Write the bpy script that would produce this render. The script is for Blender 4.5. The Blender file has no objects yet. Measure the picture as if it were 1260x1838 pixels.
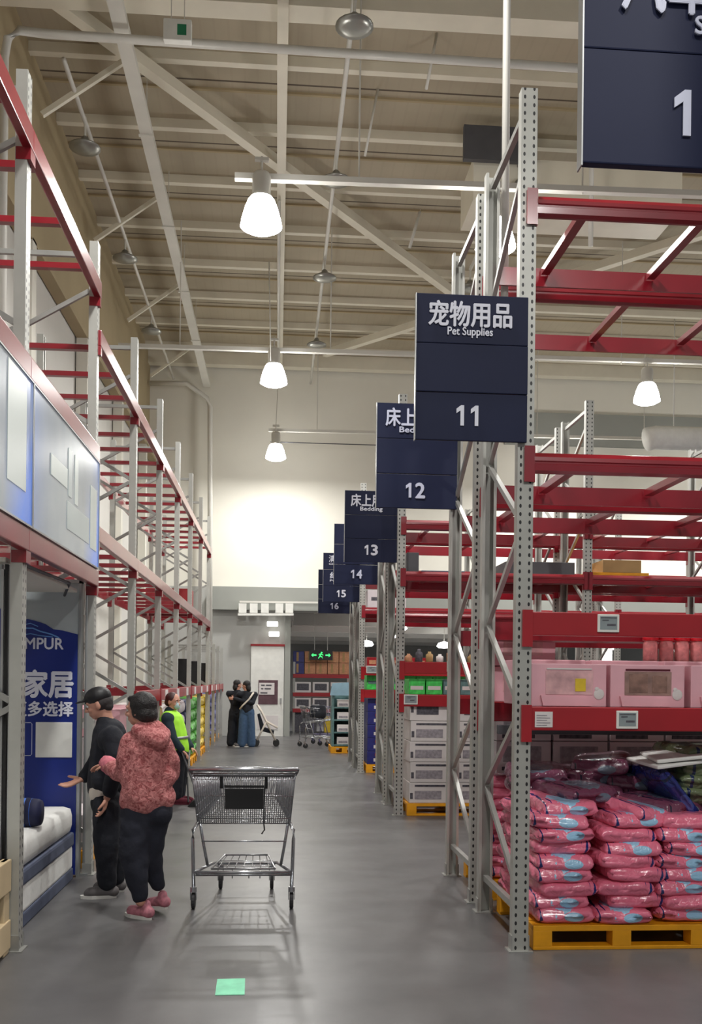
import bpy, bmesh, math, random
from mathutils import Vector, Matrix, noise
R = math.radians
random.seed(7)
scene = bpy.context.scene
COL = scene.collection

# ------------------------------------------------------------------ camera
CAM_H = 1.65
F_PX = 1740.0
YAW, ROLL = R(4.37), R(0.65)
cd = bpy.data.cameras.new('camera')
cam = bpy.data.objects.new('camera', cd); COL.objects.link(cam)
cd.sensor_fit = 'VERTICAL'; cd.sensor_height = 24.0
cd.lens = 24.0 * F_PX / 1838.0
cd.shift_y = 301.5 / 1838.0
cd.clip_start = 0.05; cd.clip_end = 200
CAM_R = Matrix.Rotation(-YAW, 4, 'Z') @ Matrix.Rotation(R(90), 4, 'X') @ Matrix.Rotation(ROLL, 4, 'Z')
cam.matrix_world = Matrix.Translation((0, 0, CAM_H)) @ CAM_R
scene.camera = cam

def P(px, py, Y):
    """the point at distance Y down the aisle that shows at a photo position"""
    d = CAM_R.to_3x3() @ Vector(((px - 630) / F_PX, (1220.5 - py) / F_PX, -1.0))
    return Vector((0, 0, CAM_H)) + d * (Y / d.y)

# ------------------------------------------------------------------ world and exposure
w = bpy.data.worlds.new('ambient_fill'); scene.world = w; w.use_nodes = True
w.node_tree.nodes['Background'].inputs[0].default_value = (0.92, 0.95, 1.0, 1)
w.node_tree.nodes['Background'].inputs[1].default_value = 0.20  # dim ambient fill added, let in where the shell stays open
scene.view_settings.view_transform = 'Standard'
scene.view_settings.look = 'None'
scene.view_settings.exposure = 0.33
scene.view_settings.gamma = 1.0
LAMP_W = 95.0        # each high bay lamp
LOW_LAMP_W = 260.0     # each pendant under the low ceiling

# ------------------------------------------------------------------ materials
def lin(c):
    out = []
    for v in c[:3]:
        v = v / 255.0
        out.append(v / 12.92 if v <= 0.04045 else ((v + 0.055) / 1.055) ** 2.4)
    return (*out, 1.0)

def mat(name, c, rough=0.5, metal=0.0, vary=0.06, scale=6.0, bump=0.0, bscale=40.0, emit=0.0, coat=0.0, spec=0.5, alpha=1.0, trans=0.0, aniso=None):
    m = bpy.data.materials.new(name); m.use_nodes = True
    nt = m.node_tree; b = nt.nodes['Principled BSDF']
    L = lin(c)
    tc = nt.nodes.new('ShaderNodeTexCoord')
    if vary:
        n = nt.nodes.new('ShaderNodeTexNoise'); n.inputs['Scale'].default_value = scale; n.inputs['Detail'].default_value = 4
        nt.links.new(tc.outputs['Object'], n.inputs['Vector'])
        r = nt.nodes.new('ShaderNodeValToRGB')
        r.color_ramp.elements[0].position = 0.3; r.color_ramp.elements[1].position = 0.7
        r.color_ramp.elements[0].color = (*[v * (1 - vary) for v in L[:3]], 1)
        r.color_ramp.elements[1].color = (*[min(1, v * (1 + vary)) for v in L[:3]], 1)
        nt.links.new(n.outputs['Fac'], r.inputs['Fac']); nt.links.new(r.outputs['Color'], b.inputs['Base Color'])
    else:
        b.inputs['Base Color'].default_value = L
    b.inputs['Roughness'].default_value = rough; b.inputs['Metallic'].default_value = metal
    b.inputs['Specular IOR Level'].default_value = spec
    b.inputs['Coat Weight'].default_value = coat; b.inputs['Coat Roughness'].default_value = 0.15
    if trans: b.inputs['Transmission Weight'].default_value = trans
    if alpha < 1: b.inputs['Alpha'].default_value = alpha
    if emit:
        b.inputs['Emission Color'].default_value = L; b.inputs['Emission Strength'].default_value = emit
    if bump:
        n2 = nt.nodes.new('ShaderNodeTexNoise'); n2.inputs['Scale'].default_value = bscale; n2.inputs['Detail'].default_value = 3
        nt.links.new(tc.outputs['Object'], n2.inputs['Vector'])
        bp = nt.nodes.new('ShaderNodeBump'); bp.inputs['Strength'].default_value = bump; bp.inputs['Distance'].default_value = 0.02
        nt.links.new(n2.outputs['Fac'], bp.inputs['Height']); nt.links.new(bp.outputs['Normal'], b.inputs['Normal'])
    m.diffuse_color = L
    return m

def M_(nt, op, a, b=None, c=None):
    n = nt.nodes.new('ShaderNodeMath'); n.operation = op
    for i, v in enumerate((a, b, c)):
        if v is None: continue
        if isinstance(v, (int, float)): n.inputs[i].default_value = v
        else: nt.links.new(v, n.inputs[i])
    return n.outputs[0]

def mixcol(nt, f, a, b):
    n = nt.nodes.new('ShaderNodeMix'); n.data_type = 'RGBA'
    if isinstance(f, (int, float)): n.inputs[0].default_value = f
    else: nt.links.new(f, n.inputs[0])
    for i, v in ((6, a), (7, b)):
        if isinstance(v, tuple): n.inputs[i].default_value = v
        else: nt.links.new(v, n.inputs[i])
    return n.outputs[2]

def objxyz(nt):
    tc = nt.nodes.new('ShaderNodeTexCoord'); s = nt.nodes.new('ShaderNodeSeparateXYZ')
    nt.links.new(tc.outputs['Object'], s.inputs[0]); return s.outputs[0], s.outputs[1], s.outputs[2], tc.outputs['Object']

def galv_material():
    m = mat('galvanised_punched_steel', (172, 172, 166), 0.42, 0.3, 0.08, 5)
    nt = m.node_tree; b = nt.nodes['Principled BSDF']; src = b.inputs['Base Color'].links[0].from_socket
    x, y, z, _ = objxyz(nt)
    ax = M_(nt, 'ABSOLUTE', x)
    dx = M_(nt, 'DIVIDE', M_(nt, 'SUBTRACT', ax, 0.029), 0.0075)
    zz = M_(nt, 'DIVIDE', M_(nt, 'SUBTRACT', M_(nt, 'MODULO', z, 0.05), 0.025), 0.0125)
    e = M_(nt, 'ADD', M_(nt, 'MULTIPLY', dx, dx), M_(nt, 'MULTIPLY', zz, zz))
    hole = M_(nt, 'LESS_THAN', e, 1.0)
    hole = M_(nt, 'MULTIPLY', hole, M_(nt, 'LESS_THAN', M_(nt, 'ABSOLUTE', M_(nt, 'ADD', y, 0.035)), 0.004))
    c = mixcol(nt, hole, src, (0.012, 0.012, 0.013, 1))
    nt.links.new(c, b.inputs['Base Color'])
    nt.links.new(M_(nt, 'MULTIPLY', M_(nt, 'SUBTRACT', 1.0, hole), 0.3), b.inputs['Metallic'])
    return m

MT = {}
MT['punched'] = galv_material()
MT['galv'] = mat('galvanised_steel', (160, 160, 156), 0.38, 0.45, 0.08, 8)
MT['red'] = mat('red_rack_paint', (134, 16, 32), 0.32, 0.0, 0.12, 3, coat=0.6)
MT['red_flat'] = mat('red_beam_paint', (154, 20, 30), 0.4, 0.0, 0.1, 3, coat=0.25)
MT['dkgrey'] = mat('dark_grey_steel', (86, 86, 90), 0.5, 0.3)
MT['black'] = mat('black_plastic', (22, 22, 24), 0.5)
MT['rubber'] = mat('grey_rubber', (40, 40, 42), 0.7)
MT['chrome'] = mat('chromed_wire', (176, 178, 182), 0.25, 0.85, 0.05)
MT['white'] = mat('white_paint', (222, 222, 216), 0.5)
MT['beam'] = mat('cream_steel_paint', (224, 218, 200), 0.5, 0.0, 0.05, 2)
MT['tray'] = mat('white_cable_tray', (214, 212, 204), 0.45, 0.1, 0.05, 2)
MT['sign'] = mat('navy_sign_board', (34, 39, 64), 0.5, 0.0, 0.05, 3, spec=0.15)
MT['letter'] = mat('white_sign_lettering', (226, 228, 240), 0.5, 0, 0)
MT['letter_dim'] = mat('dim_sign_lettering', (200, 204, 224), 0.5, 0, 0)
MT['yellow'] = mat('yellow_pallet_plastic', (232, 160, 14), 0.5, 0, 0.1, 8)
MT['card'] = mat('brown_cardboard', (170, 138, 92), 0.8, 0, 0.08)
MT['tan'] = mat('tan_packaging', (196, 140, 104), 0.7, 0, 0.2, 14)
MT['wcard'] = mat('white_carton_card', (214, 208, 206), 0.6, 0, 0.04)
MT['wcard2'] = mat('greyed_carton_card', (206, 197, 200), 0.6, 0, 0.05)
MT['print'] = mat('dark_carton_print', (78, 76, 84), 0.6, 0, 0.5, 30)
MT['print2'] = mat('grey_carton_print', (150, 144, 150), 0.6, 0, 0.3, 25)
MT['pinkcard'] = mat('pink_carton_card', (226, 172, 182), 0.5, 0, 0.08, 5)
MT['film'] = mat('box_window_film', (150, 118, 108), 0.15, 0, 0.35, 9, coat=0.6)
MT['pinkfilm'] = mat('pale_pink_window_film', (214, 168, 170), 0.15, 0, 0.3, 9, coat=0.6)
MT['screen'] = mat('grey_tag_screen', (138, 148, 150), 0.3, 0, 0.1)
MT['redlid'] = mat('red_plastic_lid', (206, 24, 40), 0.3)
MT['jar'] = mat('rosy_jar_contents', (196, 120, 120), 0.15, 0, 0.3, 20)
MT['green'] = mat('green_pack', (70, 200, 90), 0.4, 0, 0.35, 16)
MT['teal'] = mat('teal_pack', (96, 128, 128), 0.4, 0, 0.3, 14)
MT['bluepack'] = mat('blue_pack', (36, 40, 110), 0.4, 0, 0.2, 10)
MT['skyblue'] = mat('pale_blue_pack', (150, 186, 204), 0.5, 0, 0.1)
MT['lilac'] = mat('lilac_pack', (112, 114, 168), 0.5, 0, 0.1)
MT['quilt_green'] = mat('green_quilt_pack', (74, 160, 50), 0.45, 0, 0.2, 6)
MT['quilt_yellow'] = mat('yellow_quilt_pack', (214, 184, 50), 0.45, 0, 0.2, 6)
MT['quilt_navy'] = mat('navy_quilt_pack', (50, 56, 92), 0.45, 0, 0.3, 6)
MT['wood'] = mat('pale_pine', (205, 184, 148), 0.6, 0, 0.08, 4)
MT['linen'] = mat('white_linen', (228, 228, 224), 0.8, 0, 0.03, 4, bump=0.25, bscale=7)
MT['navy'] = mat('navy_fabric', (24, 28, 62), 0.7, 0, 0.1)
MT['bluegrey'] = mat('blue_grey_fabric', (78, 86, 108), 0.8, 0, 0.08)
MT['azure'] = mat('azure_stripe', (50, 110, 210), 0.6, 0, 0.1)
MT['skin'] = mat('skin', (198, 146, 124), 0.55, 0, 0.05, 20)
MT['hair'] = mat('black_hair', (24, 20, 20), 0.55, 0, 0.3, 60, bump=0.4, bscale=120)
MT['brownhair'] = mat('red_brown_hair', (60, 30, 28), 0.5, 0, 0.3, 60)
MT['blackcloth'] = mat('black_cloth', (24, 27, 36), 0.85, 0, 0.15, 10, bump=0.2, bscale=30)
MT['trouser'] = mat('charcoal_trouser_cloth', (32, 34, 46), 0.9, 0, 0.15, 10, bump=0.2, bscale=30)
MT['denim'] = mat('blue_denim', (62, 86, 116), 0.9, 0, 0.12, 18)
MT['cream'] = mat('cream_strap', (220, 210, 196), 0.8)
MT['sneaker'] = mat('grey_sneaker', (96, 92, 92), 0.7)
MT['soles'] = mat('white_sole', (206, 204, 198), 0.7)
MT['pinkshoe'] = mat('rose_sneaker', (176, 110, 122), 0.7, 0, 0.4, 30)
MT['maroon'] = mat('maroon_hem', (88, 24, 40), 0.9)
MT['mask'] = mat('pale_blue_face_mask', (180, 206, 208), 0.8)
MT['neon'] = mat('neon_yellow_green_vest', (170, 240, 60), 0.6, 0, 0.05)
MT['mint'] = mat('mint_floor_tape', (132, 214, 176), 0.6, 0, 0.12, 12)
MT['lampglow'] = mat('lit_acrylic_shade', (255, 253, 248), 0.4, 0, 0, emit=26)
MT['lowglow'] = mat('lit_pendant_bowl', (255, 253, 248), 0.4, 0, 0, emit=4)
MT['alu'] = mat('brushed_aluminium', (170, 172, 172), 0.35, 0.7)
MT['offlamp'] = mat('unlit_silver_reflector', (150, 150, 144), 0.3, 0.6)
MT['duct'] = mat('white_fabric_duct', (226, 226, 222), 0.8)

def furry():
    m = mat('dusty_pink_fleece', (186, 106, 106), 0.95, 0, 0.0)
    nt = m.node_tree; b = nt.nodes['Principled BSDF']; x, y, z, o = objxyz(nt)
    n = nt.nodes.new('ShaderNodeTexNoise'); n.inputs['Scale'].default_value = 38; n.inputs['Detail'].default_value = 5; n.inputs['Distortion'].default_value = 1.2
    nt.links.new(o, n.inputs['Vector'])
    r = nt.nodes.new('ShaderNodeValToRGB'); r.color_ramp.elements[0].position = 0.35; r.color_ramp.elements[1].position = 0.65
    r.color_ramp.elements[0].color = lin((146, 72, 74)); r.color_ramp.elements[1].color = lin((212, 140, 138))
    nt.links.new(n.outputs['Fac'], r.inputs['Fac']); nt.links.new(r.outputs['Color'], b.inputs['Base Color'])
    bp = nt.nodes.new('ShaderNodeBump'); bp.inputs['Strength'].default_value = 0.6; bp.inputs['Distance'].default_value = 0.02
    nt.links.new(n.outputs['Fac'], bp.inputs['Height']); nt.links.new(bp.outputs['Normal'], b.inputs['Normal'])
    return m
MT['fleece'] = furry()

def bag_material(name, base, patch, ink):
    """printed plastic sack: pale printed patches and dark marks that belong to the print"""
    m = mat(name, base, 0.26, 0, 0, coat=0.5)
    nt = m.node_tree; b = nt.nodes['Principled BSDF']; x, y, z, o = objxyz(nt)
    n = nt.nodes.new('ShaderNodeTexNoise'); n.inputs['Scale'].default_value = 9; n.inputs['Detail'].default_value = 3
    nt.links.new(o, n.inputs['Vector']); nf = M_(nt, 'SUBTRACT', n.outputs['Fac'], 0.5)
    # pale oval in the middle of each broad face
    ex = M_(nt, 'DIVIDE', x, 0.11); ey = M_(nt, 'DIVIDE', M_(nt, 'ADD', y, 0.1), 0.14)
    e = M_(nt, 'ADD', M_(nt, 'ADD', M_(nt, 'MULTIPLY', ex, ex), M_(nt, 'MULTIPLY', ey, ey)), M_(nt, 'MULTIPLY', nf, 3.0))
    oval = M_(nt, 'MULTIPLY', M_(nt, 'LESS_THAN', e, 1.0), M_(nt, 'GREATER_THAN', z, 0.028))
    # a lozenge on the end
    fx = M_(nt, 'DIVIDE', M_(nt, 'SUBTRACT', x, 0.05), 0.06); fz = M_(nt, 'DIVIDE', M_(nt, 'SUBTRACT', z, 0.045), 0.03)
    f = M_(nt, 'ADD', M_(nt, 'MULTIPLY', fx, fx), M_(nt, 'MULTIPLY', fz, fz))
    loz = M_(nt, 'MULTIPLY', M_(nt, 'LESS_THAN', f, 1.0), M_(nt, 'LESS_THAN', y, -0.1))
    pale = M_(nt, 'MAXIMUM', oval, loz)
    # dark swirl of print in one corner
    wv = nt.nodes.new('ShaderNodeTexWave'); wv.inputs['Scale'].default_value = 7; wv.inputs['Distortion'].default_value = 6
    nt.links.new(o, wv.inputs['Vector'])
    sw = M_(nt, 'MULTIPLY', M_(nt, 'GREATER_THAN', wv.outputs['Fac'], 0.72), M_(nt, 'LESS_THAN', M_(nt, 'ABSOLUTE', M_(nt, 'ADD', x, 0.14)), 0.022))
    c = mixcol(nt, pale, lin(base), lin(patch)); c = mixcol(nt, sw, c, lin(ink))
    nt.links.new(c, b.inputs['Base Color'])
    n2 = nt.nodes.new('ShaderNodeTexNoise'); n2.inputs['Scale'].default_value = 16; n2.inputs['Detail'].default_value = 2; n2.inputs['Distortion'].default_value = 1.0
    nt.links.new(o, n2.inputs['Vector'])
    bp = nt.nodes.new('ShaderNodeBump'); bp.inputs['Strength'].default_value = 0.7; bp.inputs['Distance'].default_value = 0.02
    nt.links.new(n2.outputs['Fac'], bp.inputs['Height']); nt.links.new(bp.outputs['Normal'], b.inputs['Normal'])
    return m
MT['bag'] = bag_material('printed_pink_sack', (238, 124, 152), (160, 206, 238), (30, 44, 110))
MT['bag_dark'] = bag_material('printed_mauve_sack', (112, 60, 84), (100, 112, 128), (26, 28, 52))
MT['bag_green'] = bag_material('printed_green_sack', (104, 116, 84), (150, 160, 140), (24, 40, 80))

def floor_material():
    m = mat('polished_concrete_floor', (100, 100, 100), 0.3, 0, 0, spec=0.5)
    nt = m.node_tree; b = nt.nodes['Principled BSDF']; x, y, z, o = objxyz(nt)
    n = nt.nodes.new('ShaderNodeTexNoise'); n.inputs['Scale'].default_value = 0.9; n.inputs['Detail'].default_value = 8; n.inputs['Roughness'].default_value = 0.65
    nt.links.new(o, n.inputs['Vector'])
    r = nt.nodes.new('ShaderNodeValToRGB'); r.color_ramp.elements[0].position = 0.3; r.color_ramp.elements[1].position = 0.72
    r.color_ramp.elements[0].color = lin((82, 81, 82)); r.color_ramp.elements[1].color = lin((100, 99, 99))
    nt.links.new(n.outputs['Fac'], r.inputs['Fac']); nt.links.new(r.outputs['Color'], b.inputs['Base Color'])
    n3 = nt.nodes.new('ShaderNodeTexNoise'); n3.inputs['Scale'].default_value = 2.5; n3.inputs['Detail'].default_value = 5
    nt.links.new(o, n3.inputs['Vector'])
    nt.links.new(M_(nt, 'ADD', M_(nt, 'MULTIPLY', n3.outputs['Fac'], 0.22), 0.24), b.inputs['Roughness'])
    bp = nt.nodes.new('ShaderNodeBump'); bp.inputs['Strength'].default_value = 0.05; bp.inputs['Distance'].default_value = 0.02
    nt.links.new(n3.outputs['Fac'], bp.inputs['Height']); nt.links.new(bp.outputs['Normal'], b.inputs['Normal'])
    return m
MT['floor'] = floor_material()

def deck_material():
    m = mat('ribbed_roof_deck', (150, 136, 112), 0.7, 0, 0)
    nt = m.node_tree; b = nt.nodes['Principled BSDF']; x, y, z, o = objxyz(nt)
    rib = M_(nt, 'PINGPONG', x, 0.1)
    ribf = M_(nt, 'LESS_THAN', rib, 0.018)
    seam = M_(nt, 'LESS_THAN', M_(nt, 'ABSOLUTE', M_(nt, 'SUBTRACT', M_(nt, 'MODULO', M_(nt, 'ADD', y, 100.9), 1.8), 0.9)), 0.02)
    n = nt.nodes.new('ShaderNodeTexNoise'); n.inputs['Scale'].default_value = 0.6; n.inputs['Detail'].default_value = 5
    nt.links.new(o, n.inputs['Vector'])
    r = nt.nodes.new('ShaderNodeValToRGB'); r.color_ramp.elements[0].position = 0.3; r.color_ramp.elements[1].position = 0.7
    r.color_ramp.elements[0].color = lin((162, 151, 130)); r.color_ramp.elements[1].color = lin((180, 169, 147))
    nt.links.new(n.outputs['Fac'], r.inputs['Fac'])
    c = mixcol(nt, M_(nt, 'MULTIPLY', ribf, 0.06), r.outputs['Color'], lin((120, 104, 84)))
    c = mixcol(nt, seam, c, lin((84, 72, 58)))
    nt.links.new(c, b.inputs['Base Color'])
    bp = nt.nodes.new('ShaderNodeBump'); bp.inputs['Strength'].default_value = 0.12; bp.inputs['Distance'].default_value = 0.03
    nt.links.new(rib, bp.inputs['Height']); nt.links.new(bp.outputs['Normal'], b.inputs['Normal'])
    return m
MT['deck'] = deck_material()
MT['wallL'] = mat('cream_cladding_wall', (224, 221, 210), 0.8, 0, 0.04, 0.7)
MT['wall_low'] = mat('white_cladding_wall', (212, 210, 204), 0.8, 0, 0.03, 0.7)
MT['eave'] = mat('shaded_beige_eave', (172, 156, 124), 0.8, 0, 0.06, 0.7)  # upper wall darkened to beige, shade at the eave put into the colour
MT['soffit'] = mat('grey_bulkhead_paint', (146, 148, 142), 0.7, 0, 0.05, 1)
MT['lowwall'] = mat('pale_grey_wall_paint', (176, 176, 172), 0.7, 0, 0.03, 1)

# ------------------------------------------------------------------ mesh builder
class MB:
    def __init__(s): s.v = []; s.f = []; s.mi = []; s.cur = 0
    def add(s, vs, fs):
        n = len(s.v); s.v += [tuple(v) for v in vs]
        for f in fs: s.f.append(tuple(i + n for i in f)); s.mi.append(s.cur)
        return s
    def box(s, x0, x1, y0, y1, z0, z1, M=None):
        vs = [Vector(p) for p in ((x0,y0,z0),(x1,y0,z0),(x1,y1,z0),(x0,y1,z0),(x0,y0,z1),(x1,y0,z1),(x1,y1,z1),(x0,y1,z1))]
        if M: vs = [M @ v for v in vs]
        return s.add(vs, [(3,2,1,0),(4,5,6,7),(0,1,5,4),(1,2,6,5),(2,3,7,6),(3,0,4,7)])
    def rbox(s, x0, x1, y0, y1, z0, z1, b=0.01, M=None):
        """box with chamfered edges"""
        bm = bmesh.new(); bmesh.ops.create_cube(bm, size=1)
        for v in bm.verts: v.co = Vector((x0 + (v.co.x + .5) * (x1 - x0), y0 + (v.co.y + .5) * (y1 - y0), z0 + (v.co.z + .5) * (z1 - z0)))
        bmesh.ops.bevel(bm, geom=bm.edges[:], offset=b, segments=2, profile=0.6, affect='EDGES')
        bm.verts.ensure_lookup_table()
        for i, v in enumerate(bm.verts): v.index = i
        s.add([(M @ v.co) if M else v.co.copy() for v in bm.verts], [[v.index for v in f.verts] for f in bm.faces]); bm.free(); return s
    def bar(s, p, q, w, h, up=(0,0,1)):
        p = Vector(p); q = Vector(q); d = (q - p); L = d.length; d.normalize(); up = Vector(up)
        if abs(d.dot(up)) > 0.98: up = Vector((0, 1, 0))
        a = d.cross(up).normalized(); b = a.cross(d).normalized()
        M = Matrix((( a.x, d.x, b.x, p.x),(a.y, d.y, b.y, p.y),(a.z, d.z, b.z, p.z),(0,0,0,1)))
        return s.box(-w/2, w/2, 0, L, -h/2, h/2, M)
    def tube(s, pts, r, n=6, closed=False, r2=None):
        pts = [Vector(p) for p in pts]; rings = []; N = len(pts)
        for i, p in enumerate(pts):
            a = pts[i-1] if (i > 0 or closed) else p; c = pts[(i+1) % N] if (i < N-1 or closed) else p
            d = (c - a).normalized(); up = Vector((0,0,1)) if abs(d.z) < 0.9 else Vector((0,1,0))
            u = d.cross(up).normalized(); v = u.cross(d).normalized()
            rr = r if r2 is None else r + (r2 - r) * i / max(1, N-1)
            rings.append([p + (u*math.cos(2*math.pi*k/n) + v*math.sin(2*math.pi*k/n))*rr for k in range(n)])
        vs = [x for rg in rings for x in rg]; fs = []
        for i in range(N if closed else N-1):
            j = (i+1) % N
            for k in range(n): fs.append((i*n+k, i*n+(k+1)%n, j*n+(k+1)%n, j*n+k))
        if not closed: fs += [tuple(range(n-1,-1,-1)), tuple((N-1)*n+k for k in range(n))]
        return s.add(vs, fs)
    def lathe(s, prof, c=(0,0,0), n=20, M=None, cap=True):
        c = Vector(c); vs = []
        for r, z in prof:
            for k in range(n):
                v = Vector((r*math.cos(2*math.pi*k/n), r*math.sin(2*math.pi*k/n), z)); vs.append(c + ((M @ v) if M else v))
        fs = [(i*n+k, i*n+(k+1)%n, (i+1)*n+(k+1)%n, (i+1)*n+k) for i in range(len(prof)-1) for k in range(n)]
        if cap: fs += [tuple(range(n-1,-1,-1)), tuple((len(prof)-1)*n+k for k in range(n))]
        return s.add(vs, fs)
    def prism(s, poly, axis, a, b):
        """poly: 2D points in the plane across AXIS, extruded from a to b"""
        def mk(p, t): return {'x': (t, p[0], p[1]), 'y': (p[0], t, p[1]), 'z': (p[0], p[1], t)}[axis]
        n = len(poly); vs = [mk(p, a) for p in poly] + [mk(p, b) for p in poly]
        fs = [(i, (i+1) % n, n+(i+1) % n, n+i) for i in range(n)] + [tuple(range(n-1,-1,-1)), tuple(range(n, 2*n))]
        return s.add(vs, fs)
    def ball(s, c, r, M=None, n=10, m=7):
        if isinstance(r, (int, float)): r = (r, r, r)
        c = Vector(c); vs = [Vector((0,0,-1))]
        for i in range(1, m):
            t = -math.pi/2 + math.pi*i/m
            for k in range(n): vs.append(Vector((math.cos(t)*math.cos(2*math.pi*k/n), math.cos(t)*math.sin(2*math.pi*k/n), math.sin(t))))
        vs.append(Vector((0,0,1)))
        vs = [Vector((v.x*r[0], v.y*r[1], v.z*r[2])) for v in vs]
        if M: vs = [M @ v for v in vs]
        vs = [c + v for v in vs]; fs = []; top = len(vs)-1
        for k in range(n):
            fs.append((0, 1+(k+1)%n, 1+k)); fs.append((top, top-n+k, top-n+(k+1)%n))
            for i in range(m-2):
                a = 1+i*n; fs.append((a+k, a+(k+1)%n, a+n+(k+1)%n, a+n+k))
        return s.add(vs, fs)
    def mesh(s, name, mats, smooth=False):
        me = bpy.data.meshes.new(name); me.from_pydata(s.v, [], s.f)
        for m in (mats if isinstance(mats, (list, tuple)) else [mats]): me.materials.append(MT[m] if isinstance(m, str) else m)
        me.polygons.foreach_set('material_index', s.mi)
        bm = bmesh.new(); bm.from_mesh(me); bmesh.ops.recalc_face_normals(bm, faces=bm.faces[:]); bm.to_mesh(me); bm.free()
        if smooth: me.polygons.foreach_set('use_smooth', [True]*len(me.polygons))
        me.update(); return me
    def build(s, name, mats, parent=None, loc=(0,0,0), rz=0, smooth=False):
        return link(name, s.mesh(name, mats, smooth), parent, loc, rz)

def link(name, me, parent=None, loc=(0,0,0), rz=0):
    o = bpy.data.objects.new(name, me); COL.objects.link(o); o.location = loc; o.rotation_euler = (0,0,rz) if not isinstance(rz, tuple) else rz
    if parent: o.parent = parent
    return o
def tag(o, label=None, cat=None, group=None, kind=None):
    if label: o['label'] = label
    if cat: o['category'] = cat
    if group: o['group'] = group
    if kind: o['kind'] = kind
    return o
def thing(name, label, cat, loc=(0,0,0), rz=0, group=None):
    return tag(link(name, None, None, loc, rz), label, cat, group)
def copy_tree(o, parent=None, loc=None, rz=None, label=None):
    c = o.copy(); COL.objects.link(c)
    if parent: c.parent = parent
    if loc is not None: c.location = loc
    if rz is not None: c.rotation_euler = (0,0,rz) if not isinstance(rz, tuple) else rz
    if label: c['label'] = label
    for ch in list(o.children): copy_tree(ch, c)
    return c
def struct(name, mb, m): return tag(mb.build(name, m), kind='structure')
def area(name, loc, size, power, col=(1, 0.985, 0.955)):
    l = bpy.data.lights.new(name, 'AREA'); l.shape = 'DISK'; l.size = size; l.energy = power; l.color = col
    return l

def lettering(text, x0, x1, z0, z1, bold=0.0, m='letter', parent=None, y=0.0, name='lettering', vertical=False):
    """text turned into a thin raised mesh that fills the given box on a board facing -Y"""
    cu = bpy.data.curves.new('t', 'FONT'); cu.body = text; cu.size = 1.0; cu.extrude = 0.004; cu.resolution_u = 3
    if vertical: cu.space_line = 0.9
    o = bpy.data.objects.new('t', cu); COL.objects.link(o)
    dg = bpy.context.evaluated_depsgraph_get(); dg.update()
    me = bpy.data.meshes.new_from_object(o.evaluated_get(dg))
    bpy.data.objects.remove(o); bpy.data.curves.remove(cu)
    xs = [v.co.x for v in me.vertices]; ys = [v.co.y for v in me.vertices]
    if not xs: return None
    ax, bx, ay, by = min(xs), max(xs), min(ys), max(ys)
    for v in me.vertices:
        v.co = Vector((x0 + (v.co.x-ax)/(bx-ax)*(x1-x0), y - 0.002 + (-0.002 if v.co.z > 0 else 0.002), z0 + (v.co.y-ay)/(by-ay)*(z1-z0)))
    if bold:
        d = bold*(x1-x0)/max(bx-ax, .1); mb = MB(); fs = [tuple(p.vertices) for p in me.polygons]
        for k_, (ox, oz) in enumerate(((-d, 0), (d, 0), (0, -d), (0, d), (0, 0))):
            mb.add([v.co + Vector((ox, -.0002*k_, oz)) for v in me.vertices], fs)
        bpy.data.meshes.remove(me); me = bpy.data.meshes.new(name); me.from_pydata(mb.v, [], mb.f)
    me.materials.clear(); me.materials.append(MT[m])
    return link(name, me, parent)

DIGIT_ONE = [(.42, 0), (.74, 0), (.74, 1), (.48, 1), (.06, .82), (.06, .60), (.42, .74)]
def number(text, x0, x1, z0, z1, m, parent, y):
    """bold aisle number; the figure 1 has its flag"""
    n = len(text); w_ = (x1 - x0) / n
    for i, ch in enumerate(text):
        a = x0 + i*w_; c = a + w_*.86
        if ch == '1':
            b = MB(); b.prism([(a + p[0]*(c-a)*.9, z0 + p[1]*(z1-z0)) for p in DIGIT_ONE], 'y', y - .004, y); b.build('numeral', m, parent)
        else: lettering(ch, a, c, z0, z1, .03, m, parent, y=y, name='numeral')
# ================================================================== the hall
WY = 28.2          # far wall
WX = -3.75         # side wall
RZ = 10.95         # roof deck
struct('floor', MB().box(-5, 22, -8, 52, -0.2, 0), 'floor')
struct('ceiling', MB().box(-5, 22, -8, WY + .3, RZ, RZ + .12), 'deck')
b = MB(); b.box(WX - .2, WX, -8, 52, 0, 7.9); struct('wall_left', b, 'wall_low')
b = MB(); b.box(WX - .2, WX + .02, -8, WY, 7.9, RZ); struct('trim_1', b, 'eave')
# far wall: full height on its left, above the low opening elsewhere
b = MB(); b.box(WX, .33, WY, WY + .2, 0, 4.3); struct('wall_end', b, 'lowwall')
b = MB(); b.box(WX, 22, WY, WY + .2, 4.3, RZ)
struct('wall_back', b, 'wallL')
struct('trim_2', MB().box(-1.9, 22, WY - .35, WY - .002, 3.62, 4.28), 'soffit')
struct('trim_3', MB().box(.22, .38, WY - .14, WY + .3, 0, 3.62), 'soffit')
struct('trim_4', MB().box(6.6, 22, WY - .12, WY - .002, 8.65, 9.6), 'soffit')
struct('wall_far', MB().box(-4, 22, 50, 50.2, 0, 4.2), 'lowwall')
struct('trim_5', MB().box(.33, 22, WY + .2, 50, 3.72, 4.2), 'lowwall')
b = MB()
for i in range(5): b.box(.5, 22, 30.5 + 4 * i, 30.9 + 4 * i, 3.35, 3.75)
struct('trim_6', b, 'wall_low')
for i, cx in enumerate((7.2, 11.5)):
    struct('trim_%d' % (7 + i), MB().box(cx, cx + .5, 34, 34.5, 0, 3.75), 'wall_low')
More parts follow.
